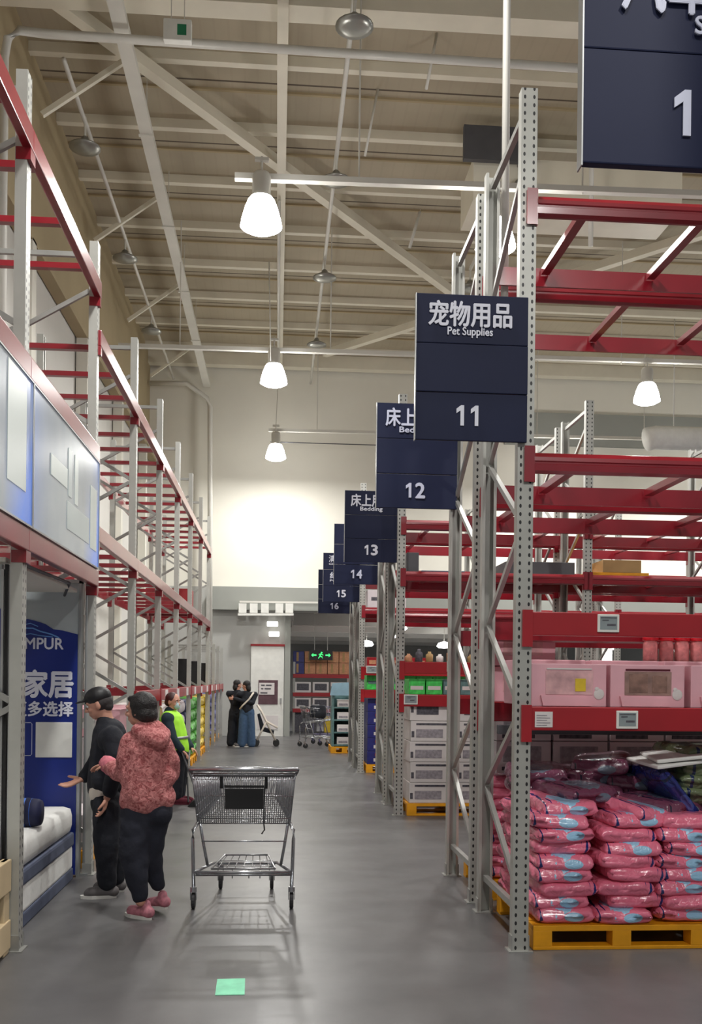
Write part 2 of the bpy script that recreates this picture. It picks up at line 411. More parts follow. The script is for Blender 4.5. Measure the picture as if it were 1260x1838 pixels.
# purlins and roof beams
k = 9
Y = 9.1
while Y < WY:
    b = MB(); b.prism([(Y, RZ), (Y, RZ - .15), (Y + .12, RZ - .15), (Y + .12, RZ - .13), (Y + .02, RZ - .13), (Y + .02, RZ)], 'x', WX, 20)
    struct('trim_%d' % k, b, 'beam'); k += 1
    b = MB(); b.box(WX, 20, Y + .88, Y + .93, RZ - .035, RZ); struct('trim_%d' % k, b, 'eave'); k += 1
    Y += 1.8
def roofbar(p, q, wd, h, m='beam'):
    global k
    b = MB(); b.bar(p, q, wd, h); struct('trim_%d' % k, b, m); k += 1
roofbar((WX, 12.9, 10.62), (20, 12.9, 10.75), .34, .32)
roofbar((WX, 27.9, 10.75), (20, 27.9, 10.8), .3, .36)
roofbar((-3.55, 12.4, 10.6), (4.4, 22.7, 10.6), .17, .17)
roofbar((9.3, 17.6, 10.6), (1.2, 26.6, 10.6), .17, .17)
roofbar((-.02, 6, 10.45), (-.02, WY, 10.45), .15, .12)
roofbar((WX + .12, 0, 7.9), (WX + .12, WY, 7.9), .2, .08, 'eave')
for yy in (10.5, 14.2, 18.2, 22.2, 26.2):
    roofbar((WX + .12, yy, 0), (WX + .12, yy, 7.9), .2, .24, 'wallL')
    roofbar((WX + .3, yy, 9.7), (WX + 1.5, yy + .1, RZ - .3), .07, .07)
def pipe(name, pts, r, m, label, cat, n=8, group=None):
    b = MB(); b.tube(pts, r, n); return tag(b.build(name, m, smooth=True), label, cat, group)
pipe('ceiling_pipe', [(-3.45, 12.3, 4.0), (-3.45, 12.3, 9.3), (-3.42, 12.32, 9.55), (-3.3, 12.4, 9.72), (-3.0, 12.5, 9.76), (12, 12.8, 9.9)], .055, 'tray', 'cream sprinkler pipe bending off the side wall and crossing under the roof', 'pipe')
pipe('ceiling_pipe', [(5.2, 15.1, 10.3), (4.9, 15.1, 10.3), (4.9, 15.1, 8.6)], .04, 'tray', 'short cream drop pipe behind the top of the front rack', 'pipe')
# cable trunking that runs down the aisle under the roof
def duct_run(x, z, wd, h, y0, y1, label, cat, m='tray', name='cable_tray'):
    b = MB(); b.prism([(x-wd/2, z), (x+wd/2, z), (x+wd/2, z+h), (x+wd/2-.012, z+h), (x+wd/2-.012, z+.012), (x-wd/2+.012, z+.012), (x-wd/2+.012, z+h), (x-wd/2, z+h)], 'y', y0, y1)
    t = tag(b.build(name, m), label, cat)
    for yy in range(int(y0) + 1, int(y1), 3):
        h_ = MB(); h_.tube([(x, yy, z + .01), (x, yy, RZ)], .008, 5); h_.box(x-wd/2-.02, x+wd/2+.02, yy-.03, yy+.03, z-.02, z); h_.build('hanger', 'tray', t)
    return t
duct_run(-2.08, 9.93, .19, .09, 8, 27.8, 'wide white cable tray running down the hall over the left racks', 'cable tray')
pipe('conduit', [(-.06, 17.6, 10.3), (-.06, 27.7, 10.3)], .03, 'tray', 'thin conduit beside the ridge beam at the far end', 'pipe')
# unlit saucer lamps on two long conduits
def saucer():
    t = thing('saucer_lamp', '', 'ceiling lamp', group='unlit saucer lamps')
    b = MB(); b.lathe([(.03, .16), (.06, .13), (.075, .07), (.15, .05), (.235, .0), (.235, -.02), (.14, -.045), (.05, -.06)], n=20); b.build('reflector', 'offlamp', t, smooth=True)
    b = MB(); b.tube([(0,0,.15), (0,0,.45)], .02, 8); b.build('stem', 'tray', t)
    return t
sc0 = saucer(); first = True
for x, ys, row in ((.86, (11.9, 15.6, 19.4, 23.3), 'the conduit right of the ridge beam'), (-3.0, (15.0, 18.9, 22.8), 'the conduit near the side wall'), (3.85, (15.6, 19.6), 'the roof behind the aisle rack tops')):
    for i, yy in enumerate(ys):
        o = sc0 if first else copy_tree(sc0); first = False
        o.location = (x, yy, 9.70)
        o['label'] = 'unlit silver saucer lamp, %s one along %s' % (('nearest', 'second', 'third', 'farthest')[i if len(ys) == 4 else (i if i < len(ys) - 1 else 3)], row)
    pipe('conduit', [(x, ys[0] - (1.5 if x < 1 else 0), 10.08), (x, 27.6 if x < 1 else ys[-1], 10.08)], .035, 'tray', 'straight conduit carrying the unlit saucer lamps on %s' % row, 'pipe')
# lit high bay lamps
def lamp():
    t = thing('high_bay_lamp', '', 'ceiling lamp', group='lit high bay lamps')
    b = MB(); b.lathe([(.14, .12), (.17, .09), (.215, -.02), (.255, -.16), (.27, -.25)], n=22, cap=False); b.lathe([(.265, -.25), (.2, -.29), (.02, -.31)], n=22); b.build('lamp_shade', 'lampglow', t, smooth=True)
    b = MB(); b.lathe([(.10, .44), (.12, .40), (.12, .16), (.15, .12), (.02, .12)], n=18); b.build('ballast_housing', 'tray', t, smooth=True)
    b = MB(); b.tube([(0,0,.43), (0,0,.66)], .015, 6); b.box(-.09, .09, -.03, .03, .6, .64); b.build('hanger', 'tray', t)
    return t
lp = lamp(); first = True
LAMPS = [(-.27, 12.6, 7.75, 'hanging over the aisle, nearest of the row'), (-.13, 19.4, 7.8, 'hanging over the aisle, second of the row'), (-.1, 25.9, 7.78, 'over the aisle, farthest, by the end wall'),
         (2.85, 12.8, 7.7, 'half hidden behind the tall rack posts'), (7.55, 19.5, 7.72, 'seen above the front rack between its beams'),
         (-.2, 5.6, 7.8, ''), (-.2, -1.5, 7.8, ''), (3.2, -1.5, 7.8, ''), (7.6, 12.8, 7.8, ''), (8.2, 5.5, 7.8, ''), (7.6, 26, 7.7, ''), (12.5, 19.5, 7.8, ''), (12.5, 26, 7.8, '')]
for x, y, z, lab in LAMPS:
    o = lp if first else copy_tree(lp); first = False
    o.location = (x, y, z); o['label'] = 'lit white high bay lamp ' + (lab or 'over the racks beyond the picture')
    l = area('lamp_light', None, .5, LAMP_W); lo = bpy.data.objects.new('lamp_light', l); COL.objects.link(lo); lo.location = (0, 0, -.33); lo.parent = o
def tray_run(y, z, x0, x1, slope, label):
    b = MB(); b.bar((x0, y, z), (x1, y, z + slope), .1, .075); t = tag(b.build('lamp_rail', 'tray'), label, 'cable tray')
    for x in range(int(x0) + 1, int(x1), 3):
        h_ = MB(); h_.tube([(x, y, z), (x, y, RZ - .2)], .012, 6); h_.build('hanger', 'tray', t)
tray_run(12.7, 8.18, -.62, 9, .12, 'white lamp rail crossing the aisle above the nearest lit lamp')
tray_run(19.5, 8.22, -3.2, 12, .12, 'white lamp rail crossing the hall above the second lit lamp')
tray_run(26.0, 8.3, -.3, 12, .1, 'thin white lamp rail by the end wall')
tag(MB().box(-.25, 4, 26.0, 26.03, 7.98, 8.0).build('lamp_cable', 'dkgrey'), 'thin dark cable strung from the farthest lit lamp to the signs', 'cable')
# ceiling furniture
t = thing('exit_box', 'small white hanging sign box with a green running figure panel, high up', 'sign', tuple(P(319, 57, 12)))
MB().rbox(-.17, .17, -.05, .05, -.13, .13, .012).build('housing', 'white', t)
MB().box(.0, .11, -.056, -.05, -.07, .06).build('green_panel', mat('exit_green', (30, 120, 84), 0.4), t)
b = MB(); b.tube([(-.08,0,.13), (-.08,0,1.2)], .006, 5); b.tube([(.08,0,.13), (.08,0,1.2)], .006, 5); b.build('hanger', 'tray', t)
b = MB(); b.box(3.1, 6.6, 15.6, 16.7, 9.5, 10.2); b.box(3.3, 3.34, 16, 16.04, 10.2, RZ); b.box(6.3, 6.34, 16, 16.04, 10.2, RZ); tag(b.build('air_duct', 'beam'), 'pale yellow rectangular air duct under the roof behind the rack posts', 'duct')
b = MB(); b.box(2.9, 4.1, 15.4, 15.5, 10.05, 10.6); tag(b.build('roof_panel', 'dkgrey'), 'dark grey panel under the roof beside the lamp rail', 'panel')
def rodp(px0, py0, px1, py1, Y0, Y1, r, label):
    Y0 = 9.25*1740/(1222-py0); pipe('brace_rod', [P(px0, py0, Y0), P(px1, py1, Y0 + .1)], r, 'tray', label, 'rod')
rodp(785, 55, 765, 160, 13.5, 13.6, .022, 'short leaning rod between the first purlins')
rodp(678, 160, 655, 280, 15.5, 15.6, .02, 'short leaning rod between the second and third purlins')
rodp(755, 375, 735, 445, 18.2, 18.3, .03, 'short leaning rod beside the pale yellow air duct')
pipe('power_drop_pipe', [(1.62, 6.95, 4.0), (1.60, 6.95, RZ)], .028, 'tray', 'tall cream pipe dropping from the roof to the front rack', 'pipe')
pipe('lamp_cable', [P(483, 470, 19.3), P(486, 655, 19.3)], .012, 'tray', 'thin cable leading down to the second lit lamp', 'cable')
pipe('lamp_cable', [P(499, 690, 25.9), P(494, 790, 25.9)], .009, 'tray', 'thin cable leading down to the farthest lit lamp', 'cable')
b = MB(); b.tube([P(377, 1330, 27.7), P(377, 730, 27.7), P(372, 715, 27.7), P(335, 688, 27.7), P(268, 688, 27.7)], .07, 10)
tag(b.build('wall_pipe', 'tray', smooth=True), 'cream pipe climbing the end wall and bending left under the roof', 'pipe')
# round fabric duct beyond the racks
b = MB(); b.tube([(9.3, 24.0, 7.85), (9.5, 24, 7.9), (20, 24, 7.9)], .3, 16); b.box(9.99, 10.01, 23.99, 24.01, 8.15, RZ); b.box(14.99, 15.01, 23.99, 24.01, 8.15, RZ); tag(b.build('air_duct', 'duct', smooth=True), 'fat round white duct seen above the second red beam level', 'duct')
# pendants beneath the low ceiling
pl = thing('pendant_lamp', '', 'ceiling lamp', group='pendants under the low ceiling')
b = MB(); b.lathe([(.05, .16), (.2, .12), (.27, .0), (.2, -.06), (.02, -.08)], n=16); b.build('bowl', 'lowglow', pl, smooth=True)
b = MB(); b.tube([(0,0,.15), (0,0,.95)], .012, 6); b.build('stem', 'tray', pl)
first = True
for i, (px, py, Y_, lab) in enumerate(((658, 1157, 36, 'left of the third aisle rack post'), (697, 1143, 32, 'just left of the rack post under aisle thirteen'), (716, 1128, 30, 'against the rack post under aisle thirteen'), (797, 1160, 34, 'in the middle under the low ceiling'), (856, 1143, 31, 'between the two tall front rack posts'),
      (976, 1150, 32, 'just right of the front post'), (1026, 1148, 32, 'second right of the front post'), (1098, 1150, 32, 'third right of the front post'), (1100, 1163, 38, 'low one right of the front post'), (1133, 1153, 34, 'small one right of the front post'), (1211, 1147, 31, 'farthest right under the red price beam'))):
    o = pl if first else copy_tree(pl); first = False
    o.location = P(px, py, Y_); o['label'] = 'glowing pendant lamp beneath the low ceiling, ' + lab
    if i % 2 == 1 or i > 8:
        l = area('pendant_light', None, .4, LOW_LAMP_W, (1, .98, .95)); lo = bpy.data.objects.new('pendant_light', l); COL.objects.link(lo); lo.location = (0, 0, -.12); lo.parent = o
MT['wallglow'] = mat('lit_lantern_glass', (255, 253, 246), .4, 0, 0, emit=1.6)
for px, py, s, lab in ((489, 1120, .16, 'upper lit wall lantern over the white door'), (492, 1138, .15, 'lower lit wall lantern over the white door')):
    p = P(px, py, WY - .22)
    t = thing('wall_lamp', lab, 'wall lamp', tuple(p)); b = MB(); b.rbox(-s, s, -.06, .06, -.075, .075, .03); b.build('glass', 'wallglow', t, smooth=True); MB().box(-.05, .05, .08, .22, -.05, .05).build('bracket', 'white', t)
t = thing('wall_trunking', 'white metal trunking frame fixed on the grey bulkhead above the door', 'trunking', (0,0,0))
b = MB(); q0 = P(427, 1103, 27.7); q1 = P(527, 1103, 27.7); b.bar(q0, q1, .08, .06); b.build('lower_rail', 'white', t)
b = MB(); q2 = P(430, 1080, 27.7); q3 = P(600, 1082, 27.7); b.bar(q2, q3, .05, .05); b.build('upper_rail', 'tray', t)
for px in (436, 456, 476, 502, 520):
    b = MB(); q = P(px, 1092, 27.7); b.box(q.x-.12, q.x+.1, q.y-.02, q.y+.1, q.z-.13, q.z+.14); b.build('junction_panel', 'white', t)
# white door with a notice
DX0, DX1 = -.75, .2
b = MB(); b.box(DX0, DX1, WY-.1, WY, 0, 2.6); d = struct('door_1', b, 'white')
MB().box(DX0-.02, DX1+.02, WY-.13, WY, 2.6, 2.66).build('top_strip', 'red_flat', d)
MB().box(DX0+.22, DX0+.78, WY-.115, WY-.1, .92, 1.62).build('glass_pane', mat('dark_door_glass', (98, 74, 80), 0.1, 0, .2), d)
MB().box(DX0+.24, DX0+.68, WY-.125, WY-.116, 1.2, 1.54).build('notice_sheet', 'wcard', d)
b = MB()
for i, (u, v, l_) in enumerate(((.3, 1.47, .1), (.44, 1.47, .16), (.3, 1.37, .06), (.4, 1.37, .18), (.28, 1.25, .2))): b.box(DX0+u, DX0+u+l_, WY-.13, WY-.126, v-.018, v+.018)
b.build('notice_print', 'print', d)
MB().box(DX0+.2, DX0+.8, WY-.115, WY-.1, .2, .6).build('lower_pane', 'wcard', d)
MB().box(DX1-.1, DX1-.06, WY-.16, WY-.1, .95, 1.1).build('door_handle', 'alu', d)
t = thing('exit_sign', 'green lit exit sign with arrows hanging in the low opening', 'sign', tuple(P(576, 1176, 30)))
MB().box(-.36, .36, -.03, .03, -.15, .15).build('housing', 'black', t)
ge = mat('lit_exit_green', (60, 230, 110), .5, emit=1.5, vary=0)
b = MB(); b.prism([(-.3,0),(-.24,.06),(-.24,.02),(-.14,.02),(-.14,-.02),(-.24,-.02),(-.24,-.06)], 'y', -.034, -.03); b.prism([(.3,0),(.24,-.06),(.24,-.02),(.14,-.02),(.14,.02),(.24,.02),(.24,.06)], 'y', -.034, -.03)
b.build('arrow', ge, t)
b = MB(); b.ball((.02,-.032,.08), (.025,.004,.025)); b.bar((.0,-.032,.05), (-.03,-.032,-.03), .004, .035); b.bar((-.03,-.032,-.03), (.04,-.032,-.06), .004, .025); b.bar((.04,-.032,-.06), (.05,-.032,-.11), .004, .022); b.bar((-.03,-.032,-.03), (-.08,-.032,-.1), .004, .022); b.bar((0,-.032,.04), (.07,-.032,.0), .004, .02); b.bar((0,-.032,.04), (-.07,-.032,.02), .004, .02)
b.build('running_figure', ge, t)
b = MB(); b.tube([(-.2,0,.15), (-.2,0,1.4)], .01, 5); b.tube([(.2,0,.15), (.2,0,1.4)], .01, 5); b.build('hanger', 'tray', t)

# ================================================================== pallet racks
def upright_mesh(h):
    b = MB()
    # open C profile: perforated web faces -Y
    b.prism([(-.05,-.035),(.05,-.035),(.05,.035),(.03,.035),(.03,.029),(.044,.029),(.044,-.029),(-.044,-.029),(-.044,.029),(-.03,.029),(-.03,.035),(-.05,.035)], 'z', 0, h)
    return b.mesh('upright', 'punched')
UP = upright_mesh(5.28); UPL = upright_mesh(2.5); UP3 = upright_mesh(5.15)
fb = MB(); fb.box(-.075, .075, -.06, .06, 0, .008); fb.box(-.056, -.05, -.04, .04, 0, .1); fb.box(.05, .056, -.04, .04, 0, .1); FOOT = fb.mesh('foot_plate', 'galv')
def beam_mesh(L, h=.13, m='red'):
    b = MB()
    # stepped box section, front at -Y, runs from 0 to L
    g = h
    b.prism([(-.02, 0), (-.05, .012), (-.052, g*.38), (-.044, g*.42), (-.044, g*.5), (-.052, g*.55), (-.05, g-.035), (-.03, g-.008), (.0, g), (.0, 0)], 'x', .05, L-.05)
    for x in (.05, L-.05):
        s = 1 if x < .1 else -1
        b.box(min(x, x - s*.0) - .006, x + .006, -.05, .01, -.06, g+.03)
        b.box(min(x, x-s*.062), max(x, x-s*.062), -.056, -.05, -.06, g+.03)
        b.box(min(x, x-s*.062), max(x, x-s*.062), -.05, -.038, -.05, g+.02)
    return b.mesh('beam', m)
def flat_beam_mesh(L, h=.145):
    b = MB(); b.rbox(.05, L-.05, -.052, .0, 0, h, .006)
    for x, s in ((.05, 1), (L-.05, -1)):
        b.box(min(x, x-s*.062), max(x, x-s*.062), -.06, -.038, -.07, h+.01)
    return b.mesh('beam', 'red_flat')
def box_beam_mesh(L, h=.135):
    b = MB(); b.rbox(-.002, L+.002, -.062, -.006, 0, h, .008)
    for x, s_ in ((.0, 1), (L, -1)): b.box(min(x, x+s_*.055), max(x, x+s_*.055), -.058, .03, -.075, .0)
    return b.mesh('beam', 'red')
BEAMS = {}
def get_beam(L, flat=False):
    key = (round(L, 3), flat)
    if key not in BEAMS: BEAMS[key] = box_beam_mesh(L) if flat == 'box' else (flat_beam_mesh(L) if flat else beam_mesh(L))
    return BEAMS[key]
def xbar_mesh(depth):
    b = MB(); b.prism([(-.03,0),(.03,0),(.03,.045),(.024,.045),(.024,.006),(-.024,.006),(-.024,.045),(-.03,.045)], 'y', .02, depth-.02); return b.mesh('crossbar', 'red')
def rack(label, group, org, rz, bays, depth, levels, height='tall', nx=3, xm=None, up=None):
    """bays: bay lengths; levels: per bay a list of (top height, flat front?)"""
    t = thing('pallet_rack', label, 'pallet rack', org, rz, group)
    U = up or UP; H = 5.28 if U is UP else (2.5 if U is UPL else 5.15)
    x = 0; xs = [0]
    for L in bays: x += L; xs.append(x)
    XB = xm or xbar_mesh(depth)
    for x in xs:
        for y, r in ((0, 0), (depth, math.pi)):
            u = link('upright', U, t, (x, y, 0), r); link('foot_plate', FOOT, u)
        zs = [.34]; 
        while zs[-1] + .57 < H - .1: zs.append(zs[-1] + .57)
        b = MB(); side = 0
        for i in range(len(zs)-1):
            ya, yb = ((.04, depth-.04) if i % 2 == 0 else (depth-.04, .04))
            b.bar((x, ya, zs[i]+.02), (x, yb, zs[i+1]-.02), .03, .035)
        b.bar((x, .04, .25), (x, depth-.04, .25), .035, .04)
        b.bar((x, .04, H-.1), (x, depth-.04, H-.1), .035, .04)
        b.build('bracing', 'galv', t)
    for i, L in enumerate(bays):
        for zt, flat in levels[i]:
            h = .145 if flat is True else (.135 if flat == 'box' else .13)
            link('beam', get_beam(L, flat), t, (xs[i], -.0 + 0, zt-h)); 
            link('beam', get_beam(L, False), t, (xs[i]+L, depth, zt-.13), math.pi)
            for k_ in range(nx):
                link('crossbar', XB, t, (xs[i] + L*(k_+.5)/nx, 0, zt-.055))
    return t
S, Fl = False, True
XB1 = xbar_mesh(1.0)
LV1 = [[(4.63, S), (3.06, S), (2.08, Fl), (1.5, Fl)]] * 3
rack('red and grey pallet rack in front, its perforated end post beside the aisle eleven sign', None, (1.5, 5.86, 0), 0, [2.33, 2.33], 1.0, LV1[:2], nx=3, xm=XB1)
rack('pallet rack standing back to back behind the front rack, under the aisle twelve sign', None, (1.5, 7.16, 0), 0, [2.33, 2.33], 1.0, [[(4.63, S), (3.06, S), (2.08, S), (1.5, Fl)]]*2, nx=3, xm=XB1)
LV3 = [(3.62, S), (2.99, S), (1.88, Fl), (1.48, Fl)]
rack('pallet rack across the next aisle, with white cartons on its floor pallet', None, (1.5, 11.79, 0), 0, [2.33]*3, 1.0, [LV3]*3, nx=3, xm=XB1, up=UP3)
rack('pallet rack backing the white carton rack, under the aisle fourteen sign', None, (1.5, 13.09, 0), 0, [2.33]*3, 1.0, [[(3.62, S), (2.99, S), (2.57, S), (1.88, S)]]*3, nx=3, xm=XB1, up=UP3)
LV5 = [(3.62, S), (2.95, S), (1.88, Fl), (1.48, Fl)]
rack('far pallet rack with stacked blue packs at its end, under the aisle fifteen sign', None, (1.5, 17.2, 0), 0, [2.33]*4, 1.0, [LV5]*4, nx=3, xm=XB1, up=UP3)
rack('farthest tall pallet rack, backing the blue pack rack under the aisle sixteen sign', None, (1.5, 18.5, 0), 0, [2.33]*4, 1.0, [LV5]*4, nx=2, xm=XB1, up=UP3)
XBL = xbar_mesh(.98)
Bx = 'box'; LN = [(2.54, Bx), (3.58, Bx), (4.95, Bx)]; LF = [(2.92, Bx), (4.56, Bx)]; LFL = [(1.5, Fl), (2.92, Bx), (4.56, Bx)]
rack('long tall pallet rack along the left wall, red beams stepping down behind the bed display', None, (-1.56, 3.7, 0), math.pi/2, [2.28]*8, .98, [LN, LN, LF, LFL, LFL, LFL, LFL, LFL], nx=3, xm=XBL)
rack('low grey rack at the far left end, behind the quilt packs', None, (-1.56, 22.4, 0), math.pi/2, [1.68]*3, .9, [[(1.5, Fl)]]*3, nx=2, up=UPL)
t = thing('rack_frame', 'rack end frame beside the large sign hanging at the top corner', 'pallet rack', (1.62, 2.62, 0))
for y, r in ((0, 0), (-1.0, math.pi)):
    u = link('upright', UP, t, (0, y, 0), r)

# ================================================================== aisle signs
def aisle_sign(Yp, zt, cn, en, num, label, dark=False, x0=.812, wd=.685, ht=.885, cnw=None, enw=(.19, .465)):
    t = thing('aisle_sign', label, 'sign', (x0, Yp - .06, zt - ht), 0)
    s3 = (.30, .30, .285)
    z = ht
    for i, h in enumerate((.30, .295, .29) if ht > .8 else (.30, .31)):
        MB().rbox(0, wd, -.012 - .004*(i % 2), .012, z-h+.004, z, .004).build('sign_panel', 'sign', t); z -= h
    MB().box(-.004, 0, -.02, .02, .0, ht).build('edge_rail', 'alu', t)
    b = MB(); b.box(wd*.3, wd, .012, .024, ht*.82, ht*.86); b.box(wd*.3, wd, .012, .024, ht*.2, ht*.24); b.build('mounting_arm', 'galv', t)
    m = 'letter_dim' if dark else 'letter'  # dark signs: shade on the lettering is put into a dimmer colour
    if cn: lettering(cn, *(cnw or (.075, .58)), ht-.195, ht-.045, .028, m, t, y=-.018)
    if en: lettering(en, *enw, ht-.262, ht-.2, .02, m, t, y=-.018)
    number(num, .245, .42, .092, .215, m, t, -.018)
    return t
aisle_sign(5.86, 3.985, '宠物用品', 'Pet Supplies', '11', 'navy aisle sign numbered 11 for pet supplies, nearest whole sign on the front post', dark=False)
aisle_sign(8.16, 3.98, '床上用品', 'Bedding', '12', 'dark navy aisle sign numbered 12, partly behind sign 11', dark=True)
aisle_sign(12.0, 3.99, '床上用品', 'Bedding', '13', 'navy aisle sign numbered 13 for bedding, behind and below sign 12')
aisle_sign(14.2, 3.93, '日用品', '', '14', 'dark navy aisle sign numbered 14, mostly behind sign 13', dark=True, cnw=(.18, .6))
t = aisle_sign(17.55, 3.94, '', '', '15', 'navy aisle sign numbered 15 with rows of white characters, behind sign 14')
lettering('清洁用品', .1, .6, .72, .84, .012, 'letter', t, y=-.018); lettering('Cleaning', .1, .4, .66, .70, .01, 'letter', t, y=-.018)
lettering('纸品', .12, .45, .42, .54, .012, 'letter', t, y=-.018); lettering('Paper', .12, .4, .36, .40, .01, 'letter', t, y=-.018)
aisle_sign(19.6, 3.87, '', '', '16', 'dark navy aisle sign numbered 16, farthest of the row', dark=True)
# nearest, cut by the frame
aisle_sign(2.61, 3.645, '汽车用品', 'Supplies', '10', 'large dark navy aisle sign cut off by the upper corner, nearest of all', dark=True, x0=.797, ht=.615, cnw=(.1, .6), enw=(.305, .52))
# ================================================================== goods
def carton(name, label, group, loc, size, m, deco=(), rz=0, cat='box', b=.006):
    """box whose front faces -Y; deco: (part name, x0, x1, z0, z1, material, raise)"""
    t = thing(name, label, cat, loc, rz, group); w_, d_, h_ = size
    MB().rbox(0, w_, 0, d_, 0, h_, b).build('carton_body', m, t)
    for n_, x0, x1, z0, z1, mm, r in deco: MB().rbox(x0*w_, x1*w_, -r, .004, z0*h_, z1*h_, min(.003, r*.45)).build(n_, mm, t)
    return t
def single(mb, name, m, label, cat, loc=(0,0,0), rz=0, group=None, smooth=False):
    return tag(mb.build(name, m, None, loc, rz, smooth), label, cat, group)
def pallet(loc, L, D, label, m='yellow', h=.15, rz=0):
    t = thing('pallet', label, 'pallet', loc, rz)
    b = MB()
    for i in range(7): b.rbox(0, L, D*i/7+.004, D*(i+1)/7-.02, h-.03, h, .004)
    b.rbox(0, L, 0, .02, h-.035, h, .003); b.build('deck', m, t)
    b = MB()
    for y in (0, D/2-.05, D-.1): b.rbox(0, L, y, y+.1, 0, .022, .004)
    b.build('bottom_runner', m, t)
    bw = .12 if L > .6 else .07
    for x in ((0, L/2-bw/2, L-bw) if L > .6 else (0, L-bw)):
        for y in (0, D/2-.06, D-.12): MB().rbox(x, x+bw, y, y+.12, .02, h-.03, .006).build('block', m, t)
    return t
pallet((1.59, 5.86, 0), 1.12, 1.0, 'yellow pallet carrying the pink sacks in the front rack')
pallet((1.6, 7.2, 0), 1.12, .95, 'yellow pallet behind the pink sacks at the rack end')
pallet((2.76, 5.9, 0), .95, 1.0, 'yellow pallet under the green sacks, cut by the picture edge')

def bag_mesh(w_, d_, h_, m, seed, name='sack'):
    rnd = random.Random(seed); nx, ny = 18, 18; off = Vector((rnd.random()*50, rnd.random()*50, 0)); vs = []; fs = []
    for s in (1, -1):
        for j in range(ny+1):
            for i in range(nx+1):
                u = math.sin((i/nx*2-1)*math.pi/2); v = math.sin((j/ny*2-1)*math.pi/2)
                prof = (max(0, 1-abs(u)**9))**.42 * (max(0, 1-abs(v)**12))**.42
                pinch = 1 - .06*abs(v)**3
                x = u*w_/2*pinch; y = v*d_/2*(1-.05*abs(u)**4)
                n = noise.noise(Vector((u*1.6, v*1.6, s*.5)) + off) ; n2 = noise.noise(Vector((u*5, v*5, s*2)) + off)
                z = h_/2*(s*prof*(1+.10*n+.08*n2) + .10*n*(abs(u)+abs(v)))
                vs.append((x + .012*n2, y + .012*n, z + h_/2))
    row = nx+1; base = (ny+1)*row
    for s in (0, 1):
        for j in range(ny):
            for i in range(nx):
                a = s*base+j*row+i; q = (a, a+1, a+row+1, a+row); fs.append(q if s == 0 else q[::-1])
    edge = [(0,i) for i in range(nx)]+[(j,nx) for j in range(ny)]+[(ny,i) for i in range(nx,0,-1)]+[(j,0) for j in range(ny,0,-1)]
    for k_ in range(len(edge)):
        a = edge[k_][0]*row+edge[k_][1]; c = edge[(k_+1)%len(edge)]; c = c[0]*row+c[1]; fs.append((a, base+a, base+c, c))
    b = MB(); b.add(vs, fs); return b.mesh(name, m, True)
BAGS = [bag_mesh(.375, .50, .098, 'bag', 11+i) for i in range(5)]
BAGD = [bag_mesh(.40, .52, .115, 'bag_dark', 31+i) for i in range(3)]
BAGG = [bag_mesh(.46, .56, .12, 'bag_green', 51+i) for i in range(3)]
ORD = ['bottom', 'second', 'third', 'fourth', 'fifth', 'sixth', 'seventh', 'eighth', 'ninth', 'tenth', 'topmost']
rn = random.Random(3)
def put_bag(me, x, y, z, rz, tilt, label, group, cat='sack'):
    o = link('plastic_sack', me, None, (x, y, z), (tilt[0], tilt[1], rz)); tag(o, label, cat, group)
G1 = 'pink sacks piled on the front yellow pallet'
cols = ['beside the rack post', 'in the middle', 'toward the picture edge']
for lay in range(8):
    xs = (1.80, 2.18, 2.56) if lay % 2 == 0 else (1.78, 2.25, 2.62)
    for ci, cx in enumerate(xs):
        if lay == 7 and ci == 2 and len(cols) < 3: continue
        for di, dy in enumerate((6.13, 6.62)):
            rz = rn.uniform(-.09, .09) + (math.pi if rn.random() < .4 else 0)
            lab = 'pink sack, %s layer up, %s%s' % (ORD[lay], cols[ci], ', behind the front sacks' if di else ', front row')
            put_bag(BAGS[rn.randrange(5)], cx + rn.uniform(-.015, .015), dy + rn.uniform(-.025, .02), .152 + lay*.0835, rz, (rn.uniform(-.03,.03), rn.uniform(-.05,.05)), lab, G1)
put_bag(BAGS[2], 1.82, 6.14, .152+8*.0835, .04, (.05, 0), 'uppermost pink sack with a pale blue top beside the rack post', G1)
put_bag(BAGS[4], 2.30, 6.15, .152+8*.08, .5, (.12, .14), 'crumpled pale blue topped sack lying askew on the middle of the pile', G1)
for i, (x, y, z, r) in enumerate(((1.84, 6.62, .86, .1), (2.2, 6.6, .85, -.25), (2.48, 6.66, .85, .2), (1.8, 6.62, .96, -.15), (2.12, 6.66, .955, .3), (2.45, 6.64, .93, -.1), (1.95, 6.3, .88, .4), (2.52, 6.28, .80, .5), (2.28, 6.64, 1.03, -.4))):
    put_bag(BAGD[i % 3], x, y, z, r, (rn.uniform(.02,.1), rn.uniform(-.06,.06)), 'dark mauve sack %s' % ('behind the post on the pile top', 'in the middle of the pile top', 'at the edge side of the pile top', 'higher behind the post', 'higher in the middle', 'higher toward the edge', 'sloping over the front row by the post', 'sloping over the front row by the green sacks', 'lying crosswise on the very top')[i], 'dark sacks on the pile top')
G2 = 'pink sacks piled behind at the rack end'
for lay in range(9):
    for ci, cx in enumerate((1.80, 2.2)):
        put_bag(BAGS[rn.randrange(5)], cx + rn.uniform(-.02,.02), 7.5, .152 + lay*.085, rn.uniform(-.1,.1) + (math.pi if rn.random()<.5 else 0), (0, rn.uniform(-.04,.04)), 'pink sack in the rear pile, %s layer up, %s' % (ORD[lay], ('next to the end bracing', 'farther in')[ci]), G2)
for i in range(9):
    put_bag(BAGG[i % 3], 3.06 + rn.uniform(-.02,.02), 6.2, .152 + i*.094, rn.uniform(-.12,.12), (0, rn.uniform(-.04,.04)), 'grey green sack at the picture edge, %s in its stack' % ORD[i], 'green sacks at the picture edge')
MT['bag_blue'] = bag_material('printed_blue_sack', (28, 38, 108), (60, 74, 140), (14, 18, 50))
